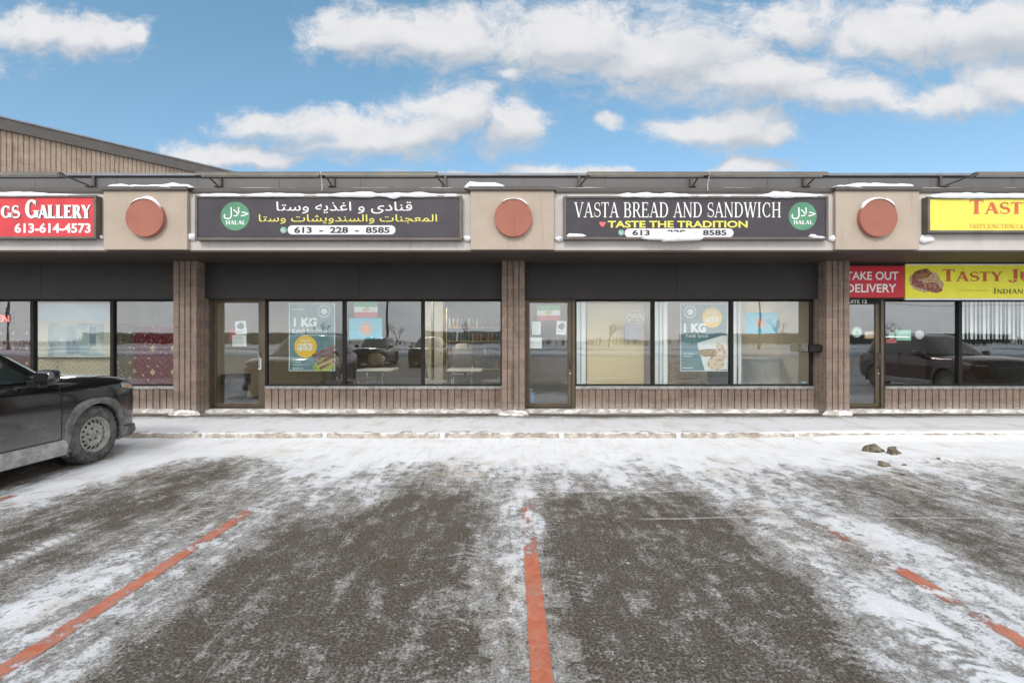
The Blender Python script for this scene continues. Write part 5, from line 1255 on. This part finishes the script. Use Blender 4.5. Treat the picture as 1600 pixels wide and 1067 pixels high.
M_cglass = carglass(); M_trim = plain('black_trim', (.012, .012, .013), .35, 0, .5); M_chrome = plain('chrome', (.7, .7, .7), .15, 1.0, .5); M_amber = plain('amber_lens', (.55, .20, .03), .15, 0, .7); M_lens = plain('headlamp_lens', (.42, .40, .38), .12, .3, .8)
M_plate = flat('plate_white', (.7, .7, .7)); M_tail = plain('tail_red', (.30, .012, .012), .2, 0, .6)
CY = [.955, .93, .87, .74, .50, .2, -.2, -.45, -1.0, -2.0, -3.0, -3.40, -3.58, -3.65, -3.67]
CW = [.42, .56, .70, .815, .888, .912, .92, .92, .925, .925, .918, .875, .80, .70, .60]
CS = [.84, .925, .985, 1.02, 1.045, 1.055, 1.065, 1.07, 1.085, 1.10, 1.12, 1.12, 1.10, 1.03, .95]
CCn = [.87, .97, 1.04, 1.08, 1.115, 1.130, 1.14, 1.14, 1.10, 1.10, 1.12, 1.13, 1.12, 1.06, .98]
CBt = [.44, .34, .28, .24, .22, .215, .215, .215, .215, .215, .22, .26, .34, .42, .48]
def cint(y):
    yy = CY[::-1]; o = []
    for tab in (CW, CS, CCn, CBt): o.append(float(np.mean([np.interp(y + d, yy, tab[::-1]) for d in (-.05, -.025, 0, .025, .05)])))
    return o
def csec(y):
    w_, s, c, b = cint(y); h = s - b
    return [(0, b), (w_ - .20, b), (w_ - .05, b + .04), (w_ - .012, b + .16 * h), (w_ - .004, b + .34 * h), (w_, b + .52 * h), (w_ + .004, b + .66 * h), (w_ - .006, b + .80 * h), (w_ - .022, b + .91 * h), (w_ - .055, b + .975 * h), (w_ - .12, s + .2 * (c - s)), (w_ * .55, s + .8 * (c - s)), (0, c)]
def side_x(y, z):
    sc = csec(y)[2:10]; return float(np.interp(z, [q[1] for q in sc], [q[0] for q in sc]))
def build_car(label):
    t = thing('parked_car', label, 'car')
    ys_ = list(np.linspace(.955, .70, 9)) + list(np.linspace(.66, -3.40, 54)) + list(np.linspace(-3.45, -3.67, 8))
    mb = MB(); k = 13; n = 2 * k - 2
    for y in ys_:
        s = csec(y); ring_ = [(x, z) for x, z in s] + [(-x, z) for x, z in s[-2:0:-1]]
        mb.v += [(x, y, z) for x, z in ring_]
    for i in range(len(ys_) - 1): mb.f += [(i * n + j, i * n + (j + 1) % n, (i + 1) * n + (j + 1) % n, (i + 1) * n + j) for j in range(n)]
    mb.f += [tuple(range(n)), tuple(range((len(ys_) - 1) * n, len(ys_) * n))]
    body = mb.build('body', M_paintk, t, True)
    cut = MB()
    for ya in (0, -2.69):
        for sx in (-1, 1): cut.lathe([(.001, 0), (.395, 0), (.395, .42), (.001, .42)], (sx * .60 - (.42 if sx < 0 else 0) + .0, ya, .375), 'x', 40)
    cu = cut.build('cutter', None, None)
    md = body.modifiers.new('arches', 'BOOLEAN'); md.operation = 'DIFFERENCE'; md.object = cu; md.solver = 'EXACT'
    bpy.context.view_layer.update()
    me = bpy.data.meshes.new_from_object(body.evaluated_get(bpy.context.evaluated_depsgraph_get()))
    body.modifiers.clear(); body.data = me
    if not me.materials: me.materials.append(M_paintk)
    bpy.data.objects.remove(cu)
    me.polygons.foreach_set('use_smooth', [True] * len(me.polygons))
    try: me.set_sharp_from_angle(angle=R(38))
    except Exception: pass
    # dark liners inside the arches
    for ya in (0, -2.69):
        for sx in (-1, 1):
            ln = MB()
            vs = []; fs = []; q = 20
            for i in range(q + 1):
                a = R(-20 + 220 * i / q)
                for x in (.58, .885): vs.append((sx * x, ya + .392 * math.cos(a), .375 + .392 * math.sin(a)))
            fs = [(2 * i, 2 * i + 2, 2 * i + 3, 2 * i + 1) for i in range(q)]
            ln.add(vs, fs); ln.add([(sx * .585, ya + .40 * math.cos(2 * math.pi * i / 20), .375 + .40 * math.sin(2 * math.pi * i / 20)) for i in range(20)], [tuple(range(20))]); ln.build('wheel_arch_liner', M_slot, t)
    # cabin
    def gp(th, tt):
        a = .845 - .215 * tt ** 1.25; fy = -.24 - .93 * tt; ry = -3.56 + .34 * tt; yc = (fy + ry) / 2; b = (fy - ry) / 2
        c, s = math.cos(th), math.sin(th); e = 2 / 5.0
        return Vector((a * math.copysign(abs(c) ** e, c), yc + b * math.copysign(abs(s) ** e, s), 1.08 + .60 * tt))
    def gx_(y, tt, off=.0):
        a = .845 - .215 * tt ** 1.25; fy = -.24 - .93 * tt; ry = -3.56 + .34 * tt; yc = (fy + ry) / 2; b = (fy - ry) / 2
        return a * max(0, 1 - abs((y - yc) / b) ** 5) ** .2 + off
    mb = MB(); N_ = 72; lv = [0, .2, .4, .6, .8, .93, 1.0]
    for tt in lv: mb.v += [tuple(gp(2 * math.pi * i / N_, tt)) for i in range(N_)]
    top = [gp(2 * math.pi * i / N_, 1.0) for i in range(N_)]; ctr = Vector((0, -2.28, 1.68))
    for kf, dz_ in ((.93, .030), (.75, .048), (.4, .060)): mb.v += [tuple(ctr + (p - ctr) * kf + Vector((0, 0, dz_))) for p in top]
    L = len(lv) + 3; mb.v.append((0, -2.28, 1.742))
    for r in range(L - 1): mb.f += [(r * N_ + i, r * N_ + (i + 1) % N_, (r + 1) * N_ + (i + 1) % N_, (r + 1) * N_ + i) for i in range(N_)]
    mb.f += [((L - 1) * N_ + i, (L - 1) * N_ + (i + 1) % N_, L * N_) for i in range(N_)]; mb.f.append(tuple(range(N_ - 1, -1, -1)))
    mb.build('cabin', M_paintk, t, True)
    def patch(fn, nu, nv, name, mat, par, smooth=True):
        vs = [fn(i / nu, j / nv) for j in range(nv + 1) for i in range(nu + 1)]
        return MB().add(vs, [(j * (nu + 1) + i, j * (nu + 1) + i + 1, (j + 1) * (nu + 1) + i + 1, (j + 1) * (nu + 1) + i) for j in range(nv) for i in range(nu)]).build(name, mat, par, smooth)
    def wsf(u, v): # windscreen
        tt = .07 + .86 * v; a = (.845 - .215 * tt ** 1.25); x = (u * 2 - 1) * a * .88; fy = -.24 - .93 * tt; ry = -3.56 + .34 * tt; yc = (fy + ry) / 2; b = (fy - ry) / 2
        return (x, yc + b * max(0, 1 - abs(x / a) ** 5) ** .2 + .006, 1.08 + .60 * tt + .006)
    patch(wsf, 16, 8, 'windscreen', M_cglass, t)
    def rwf(u, v):
        tt = .15 + .68 * v; a = (.845 - .215 * tt ** 1.25); x = (u * 2 - 1) * a * .82; fy = -.24 - .93 * tt; ry = -3.56 + .34 * tt; yc = (fy + ry) / 2; b = (fy - ry) / 2
        return (x, yc - b * max(0, 1 - abs(x / a) ** 5) ** .2 - .006, 1.08 + .60 * tt)
    patch(rwf, 12, 6, 'rear_window', M_cglass, t)
    for sx in (-1, 1):
        def door_(y0, y1, wf, hand):
            zb_, zt_ = .40, 1.055
            d = patch(lambda u, v: ((sx * (side_x(y0 + (y1 - y0) * u, zb_ + (zt_ - zb_) * v) + .003)), y0 + (y1 - y0) * u, zb_ + (zt_ - zb_) * v), 10, 16, 'door', M_paintk, t)
            patch(wf, 12, 8, 'window', M_cglass, d)
            loop = [(y0, zb_)] + [(y0, zb_ + (zt_ - zb_) * i / 12) for i in range(1, 13)] + [(y1, zt_ - (zt_ - zb_) * i / 12) for i in range(13)] + [(y0 + (y1 - y0) * (1 - i / 6), zb_) for i in range(1, 7)]
            MB().tube([(sx * (side_x(a, b) + .003), a, b) for a, b in loop], .0055, 5).build('seam', M_slot, d)
            hy = hand; MB().tube([(sx * (side_x(hy, .93) + .005), hy, .93), (sx * (side_x(hy, .93) + .04), hy - .03, .935), (sx * (side_x(hy, .93) + .04), hy - .17, .935), (sx * (side_x(hy, .93) + .005), hy - .20, .93)], .012, 6).build('handle', M_trim, d, True)
            strip = [(sx * (gx_(y0 - .10 + (y1 - y0 + .1) * i / 10, .03) + .006), y0 - .10 + (y1 - y0 + .1) * i / 10, 1.082) for i in range(11)]
            MB().tube(strip, .009, 6).build('belt_strip', M_trim, d)
        door_(-.50, -1.60, lambda u, v: (lambda tt: (lambda ya: (sx * (gx_(ya, tt) + .004), ya, 1.08 + .60 * tt))((-.62 - .93 * tt) * (1 - u) + -1.60 * u if (-.62 - .93 * tt) > -1.60 else -1.6))(.05 + .80 * v), -1.32)
        door_(-1.62, -2.52, lambda u, v: (lambda tt: (lambda ya: (sx * (gx_(ya, tt) + .004), ya, 1.08 + .60 * tt))(-1.72 + (-2.55 + 1.72) * u))(.05 + .80 * v), -2.25)
        patch(lambda u, v: (lambda tt: (lambda ya: (sx * (gx_(ya, tt) + .004), ya, 1.08 + .60 * tt))(-2.66 + (-3.15 + .15 * tt + 2.66) * u))(.12 + .70 * v), 8, 6, 'quarter_window', M_cglass, t)
        # mirror on its stalk
        mr = MB(); my, mz = -.80, 1.17; vs = []; fs = []; n_, m_ = 18, 10
        for j in range(m_ + 1):
            b = math.pi * j / m_
            for i in range(n_):
                a = 2 * math.pi * i / n_; e = .62; ca, sa, cb, sb = math.cos(a), math.sin(a), math.cos(b), math.sin(b); pw = lambda q: math.copysign(abs(q) ** e, q)
                vs.append((sx * (1.035 + .115 * pw(sb) * pw(ca)), my + .075 * pw(sb) * pw(sa) + .02 * cb, mz + .082 * pw(cb)))
        for j in range(m_): fs += [(j * n_ + i, j * n_ + (i + 1) % n_, (j + 1) * n_ + (i + 1) % n_, (j + 1) * n_ + i) for i in range(n_)]
        mr = mr.add(vs, fs).build('mirror', M_paintk, t, True)
        MB().prism_yz([(my + .05, 1.05), (my - .06, 1.05), (my - .05, 1.13), (my + .03, 1.13)], sx * .84, sx * 1.0).build('stalk', M_trim, mr, bevel=.01)
        patch(lambda u, v: (sx * (.965 + .14 * u), my - .079, mz - .045 + .09 * v), 2, 2, 'mirror_glass', M_trim, mr)
        MB().box(sx * 1.02, sx * 1.149, my + .045, my + .082, mz - .01, mz + .012).build('indicator', M_lens, mr, bevel=.004)
        # arch cladding, a squarish band around each wheel
        for ya in (0, -2.69):
            vs = []; fs = []; q = 40; e = 2 / 2.7
            for i in range(q + 1):
                a = R(-24 + 228 * i / q) if ya == 0 else R(-24 + 228 * i / q); c, s_ = math.cos(a), math.sin(a)
                iy, iz = ya + .392 * c, .375 + .392 * s_; sc = .462
                oy, oz = ya + sc * math.copysign(abs(c) ** e, c), .375 + sc * math.copysign(abs(s_) ** e, s_)
                iz = max(iz, .225); oz = max(oz, .215)
                xo = side_x(min(oy, .80), min(max(oz, .30), .95)); xi = max(xo, side_x(min(iy, .8), max(min(iz, .9), .3)))
                vs += [(sx * (xi - .05), iy, iz), (sx * (xi + .022), iy, iz), (sx * (xi + .024), ya + (iy - ya) * .35 + (oy - ya) * .65, iz * .35 + oz * .65), (sx * (xo + .004), oy, oz), (sx * (xo - .04), oy, oz)]
            for i in range(q): fs += [(i * 5 + j, i * 5 + (j + 1) % 5, (i + 1) * 5 + (j + 1) % 5, (i + 1) * 5 + j) for j in range(5)]
            fs += [(0, 1, 2, 3, 4), tuple(range(q * 5, q * 5 + 5))]
            o = MB().add(vs, fs).build('arch_cladding', M_clad, t)
        # rocker, mud flap, wheels
        vs = []; fs = []
        for i in range(13):
            y = -.43 - 1.83 * i / 12; x = side_x(y, .45)
            vs += [(sx * (x - .06), y, .20), (sx * (x + .002), y, .205), (sx * (x + .022), y, .30), (sx * (x + .012), y, .375), (sx * (x - .02), y, .40)]
        for i in range(12): fs += [(i * 5 + j, i * 5 + (j + 1) % 5, (i + 1) * 5 + (j + 1) % 5, (i + 1) * 5 + j) for j in range(5)]
        fs += [(0, 1, 2, 3, 4), tuple(range(60, 65))]
        MB().add(vs, fs).build('rocker', M_rocker, t)
        for ya in (0, -2.69):
            MB().box(sx * .72, sx * .93, ya - .425, ya - .415, .17, .45).build('mud_flap', M_clad, t, bevel=.003)
            X_ = lambda v: sx * v
            tp = [(.215, .70), (.235, .695), (.300, .690), (.335, .700), (.355, .722), (.362, .75), (.362, .85), (.355, .878), (.340, .895), (.300, .908), (.245, .902), (.228, .895), (.215, .885)]
            wh = MB().lathe([(r, X_(h)) for r, h in tp], (0, ya, .362), 'x', 56, True).build('wheel', M_tyre, t, True)
            tb = MB()
            for i in range(52):
                a = 2 * math.pi * i / 52; c, s_ = math.cos(a), math.sin(a)
                for (xa, xb, da) in ((.715, .765, 0), (.775, .825, .05), (.835, .882, 0)):
                    a2 = a + da; tb.obox((X_((xa + xb) / 2), ya + .3635 * math.cos(a2), .362 + .3635 * math.sin(a2)), ((xb - xa) / 2, 0, 0), (0, -.016 * math.sin(a2), .016 * math.cos(a2)), (0, .0045 * math.cos(a2), .0045 * math.sin(a2)))
            tb.build('tread', M_tyre, wh)
            rp = [(.226, .893), (.222, .905), (.212, .905), (.205, .880), (.196, .845), (.190, .848), (.165, .866), (.140, .876), (.115, .872), (.095, .858), (.085, .852), (.062, .852), (.055, .868), (.035, .874), (.001, .875)]
            rm = MB().lathe([(r, X_(h)) for r, h in rp], (0, ya, .362), 'x', 56).build('rim', M_rim, wh, True)
            sl = MB()
            for i in range(16):
                a = 2 * math.pi * i / 16; c, s_ = math.cos(a), math.sin(a); xq = .8655
                poly = []
                for qd in range(10):
                    b = 2 * math.pi * qd / 10; rr = .168 + .024 * math.cos(b); tw = .0175 * math.sin(b); xs_ = np.interp(rr, [.140, .165, .190, .196], [.876, .866, .848, .846]) + .004
                    poly.append((X_(xs_), ya + rr * c - tw * s_, .362 + rr * s_ + tw * c))
                sl.add(poly, [tuple(range(10))])
            sl.build('slot', M_slot, wh)
            ng = MB()
            for i in range(5):
                a = 2 * math.pi * (i + .3) / 5; ng.lathe([(.001, X_(.868)), (.010, X_(.868)), (.011, X_(.852))], (0, ya + .072 * math.cos(a), .362 + .072 * math.sin(a)), 'x', 8)
            ng.build('lug_nut', M_slot, wh)
        # lamps at the corners
        hl = patch(lambda u, v: (lambda y: (sx * (side_x(y, 0) * 0 + np.interp(.865 + .06 * v + .09 * (1 - u) - .02, [q[1] for q in csec(y)[2:11]], [q[0] for q in csec(y)[2:11]]) + .006), y, .865 + .06 * v + .09 * (1 - u) - .02))(.44 + .47 * u), 14, 4, 'headlight', M_lens, t)
        patch(lambda u, v: (lambda y: (sx * (np.interp(.925 + .03 * v, [q[1] for q in csec(y)[2:11]], [q[0] for q in csec(y)[2:11]]) + .009), y, .925 + .03 * v))(.52 + .14 * u), 5, 2, 'side_marker', M_amber, hl)
        patch(lambda u, v: (lambda y: (sx * (side_x(y, .92) + .006), y, .84 + .17 * v))(-3.30 - .30 * u), 8, 4, 'tail_light', M_tail, t)
    # nose: grille, lower lip, plate
    def nose(x, z): # front surface by search over stations
        for y in np.linspace(.955, .3, 132):
            s = csec(y)[2:12]
            if z <= s[-1][1] and abs(x) <= np.interp(z, [q[1] for q in s], [q[0] for q in s]): return float(y)
        return .3
    patch(lambda u, v: (-.50 + u, nose(-.50 + u, .52 + .28 * v) + .008, .52 + .28 * v), 16, 6, 'grille', M_trim, t)
    lip = MB(); vs = []; fs = []; q = 28
    for i in range(q + 1):
        u = -1 + 2 * i / q; x = .90 * math.sin(u * math.pi / 2); y = .44 + .56 * math.cos(u * math.pi / 2) ** .8
        vs += [(x, y - .05, .235), (x * 1.01, y + .0, .24), (x * 1.025, y + .035, .30), (x * 1.02, y + .02, .375), (x * .99, y - .05, .39)]
    for i in range(q): fs += [(i * 5 + j, i * 5 + (j + 1) % 5, (i + 1) * 5 + (j + 1) % 5, (i + 1) * 5 + j) for j in range(5)]
    fs += [(0, 1, 2, 3, 4), tuple(range(q * 5, q * 5 + 5))]
    lip.add(vs, fs).build('bumper_lip', M_clad, t, True)
    MB().box(-.26, .26, .985, .995, .44, .57).build('plate_holder', M_trim, t)
    MB().tube([(x, np.interp(abs(x), [0, .7, .8], [-.25, -.29, -.36]), 1.15 - .05 * abs(x)) for x in np.linspace(-.78, .78, 15)], .012, 6).build('cowl', M_trim, t)
    return t
car = build_car('black dusty car with grey wheel arches and a steel wheel, nose to the kerb')
CARLOC = (-6.30, 6.31, .004)
car.location = CARLOC
# ------------------------------------------------------------------ what stands behind and beside the camera and shows only in the panes
M_maroon = plain('maroon_paint', (.055, .012, .014), .15, .3, .6, .1, 2, coat=.8)
def park(label, x, y, rz, paint=None):
    c = copy_tree(car); c.location = (x, y, .01)
    if paint:
        for ch in c.children:
            for o in [ch] + list(ch.children):
                if o.data and o.data.materials and o.data.materials[0] == M_paintk: o.material_slots[0].link = 'OBJECT'; o.material_slots[0].material = paint
    c.rotation_euler = (0, 0, R(rz)); c['label'] = label; c['group'] = 'cars mirrored in the shop windows'
park('maroon car mirrored side on in the takeaway shop window', 13.3, 6.0, 0, M_maroon)
park('black car mirrored nose on under the striped flag', -5.2, -9.0, 0)
park('black car mirrored nose on behind the poster with skewers', -8.3, -8.4, 0)
park('black car mirrored nose on in the glass door with a bin', -11.6, -9.2, 0)
M_pole = plain('weathered_pole', (.10, .085, .07), .8); M_steelg = plain('galvanised', (.22, .22, .22), .5, .5)
def pole(label, x, y, h):
    t = thing('utility_pole', label, 'pole', (x, y, 0), 'poles across the road')
    MB().tube([(x, y, 0), (x, y, h)], [.16, .11], 10).build('post', M_pole, t, True)
    MB().box(x - 1.1, x + 1.1, y - .06, y + .06, h - .75, h - .62).build('crossarm', M_pole, t)
    mb = MB()
    for dx_ in (-1.0, -.4, .4, 1.0): mb.lathe([(.001, h - .62), (.05, h - .62), (.06, h - .52), (.03, h - .42), (.001, h - .42)], (x + dx_, y, 0), 'z', 8)
    mb.build('insulator', M_steelg, t)
poles = [(-62, -40, 9.2), (-15.4, -40, 9.6), (31, -41, 9.0), (82, -44, 9.0)]
for (x, y, h), l in zip(poles, ('far off to one side', 'mirrored beside the blue card', 'mirrored in the takeaway window', 'farthest along the road')): pole('wooden utility pole across the road, ' + l, x, y, h)
t = thing('power_line', 'sagging power lines strung between the poles across the road', 'power line', (0, -40, 8))
for dx_, dz_ in ((-1.0, -.40), (.4, -.40), (1.0, -.40), (0, -2.0)):
    pts = []
    for (x0, y0, h0), (x1, y1, h1) in zip(poles, poles[1:]):
        for i in range(12):
            u = i / 12; pts.append((x0 + (x1 - x0) * u + dx_ * .02, y0 + (y1 - y0) * u + dx_ * .6, h0 + (h1 - h0) * u + dz_ - 1.1 * 4 * u * (1 - u)))
    MB().tube(pts, .025, 4, False).build('wire', M_black, t)
# long low sheds over the road
M_shed = plain('shed_siding', (.21, .18, .15), .8, 0, .3, .15, .4); M_shed2 = plain('shed_pale', (.44, .40, .33), .8, 0, .3, .12, .4); M_shg = plain('shed_glass', (.05, .06, .07), .1, 0, .8)
def shed(label, x0, x1, y0, h, mat):
    t = thing('warehouse', label, 'building', ((x0 + x1) / 2, y0, 0))
    MB().box(x0, x1, y0 - 18, y0, 0, h).build('wall', mat, t); MB().box(x0 - .3, x1 + .3, y0 - 18.3, y0 + .3, h + .001, h + .35).build('roof', M_roof, t)
    n = int((x1 - x0) / 5)
    for i in range(n):
        c = x0 + (i + .5) * (x1 - x0) / n
        if i % 4 == 2:
            d = MB().box(c - 1.5, c + 1.5, y0 + .002, y0 + .06, .05, 3.2).build('loading_door', M_sill, t)
        else:
            w_ = MB().box(c - 1.3, c + 1.3, y0 + .002, y0 + .07, 1.4, 2.9).build('window', M_steelg, t); MB().box(c - 1.2, c + 1.2, y0 + .071, y0 + .08, 1.5, 2.8).build('pane', M_shg, w_)
shed('long brown warehouse across the road', -150, -64, -150, 3.6, M_shed); shed('pale low warehouse across the road', -34, 6, -170, 4.4, M_shed2); shed('long brown block warehouse opposite the takeaway shop', 70, 190, -165, 3.4, M_shed)
# ploughed banks along the road
def bank(label, x0, x1, y, h, seed):
    n, m = 120, 10; vs = []; fs = []
    for i in range(n + 1):
        x = x0 + (x1 - x0) * i / n
        for j in range(m + 1):
            a = math.pi * j / m; hh = h * (.35 + 1.1 * float(fbm(np.array(x * .18), np.array(seed + .3 * j), 3, seed))) * min(1, i / 6, (n - i) / 6)
            vs.append((x, y - math.cos(a) * 2.2, .0 + math.sin(a) ** .8 * hh))
    for i in range(n): fs += [(i * (m + 1) + j, (i + 1) * (m + 1) + j, (i + 1) * (m + 1) + j + 1, i * (m + 1) + j + 1) for j in range(m)]
    tag(MB().add(vs, fs).build('snow', M_snow, None, True, at=(0, y, 0)), label, None, None, 'stuff')
bank('ploughed snow bank along the road', -80, 80, -26, .55, 5); bank('second ploughed snow bank beyond the road', -120, 120, -52, .5, 9)
# bare trees
M_bark = plain('bark', (.065, .05, .042), .9)
def bare_tree(label, x, y, h, seed):
    rnd = random.Random(seed); t = thing('bare_tree', label, 'tree', (x, y, 0), 'bare trees across the road'); tr = MB(); cr = MB()
    def grow(p, d, l, r, lev):
        mid = p + d * l * .5 + Vector((rnd.uniform(-1, 1), rnd.uniform(-1, 1), 0)) * l * .05; e = p + d * l
        (tr if lev < 2 else cr).tube([p, mid, e], [r, r * .8, r * .6], 6 if lev < 2 else 4, False)
        if lev < 5:
            for k in range(rnd.choice((2, 3, 3))):
                nd = (d + Vector((rnd.uniform(-1, 1), rnd.uniform(-1, 1), rnd.uniform(-.2, .7))) * .75).normalized(); grow(p + d * l * rnd.uniform(.6, 1), nd, l * rnd.uniform(.6, .8), r * .58, lev + 1)
    grow(Vector((x, y, 0)), Vector((0, 0, 1)), h * .3, h * .022, 0)
    tr.build('trunk', M_bark, t); cr.build('crown', M_bark, t)
for i, (x, y, h) in enumerate([(-30, -56, 6.5), (-19, -60, 5.5), (-7, -57, 6), (16, -60, 6), (45, -62, 7), (62, -60, 6)]): bare_tree('bare leafless tree across the road, ' + ('by the brown warehouse end', 'between two warehouses', 'before the pale warehouse', 'at the corner of the pale warehouse', 'before the block warehouse', 'tallest branches beside the block warehouse')[i], x, y, h, i)

rnd = random.Random(21); mb = MB()
for i in range(900):
    x = rnd.uniform(-210, 210); h = .6 + 3.4 * max(0.0, float(fbm(np.array(x * .05), np.array(2.0), 3, 17)) - .22) * rnd.uniform(.5, 1.2); y = -120 + rnd.uniform(-6, 6); k = rnd.uniform(-.4, .4)
    mb.tube([(x, y, 0), (x + k * .3, y, h * .6), (x + k, y, h)], [.10, .07, .02], 3, False); mb.tube([(x + k * .3, y, h * .6), (x - k * 1.2 - .3, y, h * .95)], [.05, .02], 3, False); mb.tube([(x + k * .15, y, h * .35), (x + k * 1.5 + .5, y, h * .75)], [.05, .02], 3, False)
tag(mb.build('scrub', M_bark, None, recalc=False), 'leafless scrub far across the snowy field', None, None, 'stuff')
# ------------------------------------------------------------------ dirty ice chunks by the kerb
def ice_mat():
    m, nt, out = newmat('dirty_ice'); p = OBJ(nt); n = NOISE(nt, p, 14, 6, .65); g = NOISE(nt, p, 60, 3, .7)
    c = MIX(nt, MAP(nt, n, .35, .65), (.045, .035, .018), (.20, .165, .115)); c = MIX(nt, MAP(nt, g, .60, .72), c, (.62, .60, .56)); BSDF(nt, out, c, .55, 0, .4, BUMP(nt, g, .8, .01)); return m
M_ice = ice_mat()
def chunk(label, x, y, sx, sy, sz, rot, seed):
    rnd = random.Random(seed); vs = []; bm = bmesh.new(); bmesh.ops.create_icosphere(bm, subdivisions=3, radius=1)
    pl = [Vector((rnd.uniform(-1, 1), rnd.uniform(-1, 1), rnd.uniform(-.4, 1))).normalized() for _ in range(9)]; dd = [rnd.uniform(.38, .8) for _ in pl]
    for v in bm.verts:
        p = v.co.copy()
        for n, d in zip(pl, dd):
            k = p.dot(n) - d
            if k > 0: p -= n * k * .9
        p *= 1 + .55 * (float(vnoise(np.array(p.x * 3 + seed), np.array(p.y * 3 + p.z * 2), seed)) - .5)
        v.co = Vector((p.x * sx, p.y * sy, max(-.3, p.z) * sz))
    vs = [tuple(v.co) for v in bm.verts]; fs = [tuple(v.index for v in f.verts) for f in bm.faces]; bm.free()
    gz = float(ground_z(np.array([[x]]), np.array([[y]]))[0, 0])
    o = MB().add(vs, fs).build('ice_chunk', M_ice, None, False, recalc=True); o.location = (x, y, gz + .25 * sz); o.rotation_euler = (0, 0, rot); tag(o, label, 'ice chunk', 'brown ice chunks lying on the snow')
chunk('largest brown ice chunk, nearest the kerb', 5.10, 6.92, .15, .11, .085, -.4, 3)
chunk('second brown ice chunk lying against the largest one', 5.26, 6.72, .14, .10, .08, .3, 8)
chunk('wedge shaped brown ice chunk nearest the camera', 4.66, 6.12, .085, .07, .075, -.5, 12)
rnd = random.Random(4)
for i in range(8):
    x, y = 5.0 + rnd.uniform(-.5, .9), 5.9 + rnd.uniform(-.9, .9); s = rnd.uniform(.008, .028)
    chunk('pea to fist sized brown crumb scattered around the ice chunks', x, y, s * 1.3, s, s * .8, rnd.uniform(0, 3), 30 + i)
for o in SC.objects:
    if o.name.startswith('ice_chunk') and 'crumb' in o['label']: o['group'] = 'brown crumbs around the ice chunks'; o['category'] = 'crumb'
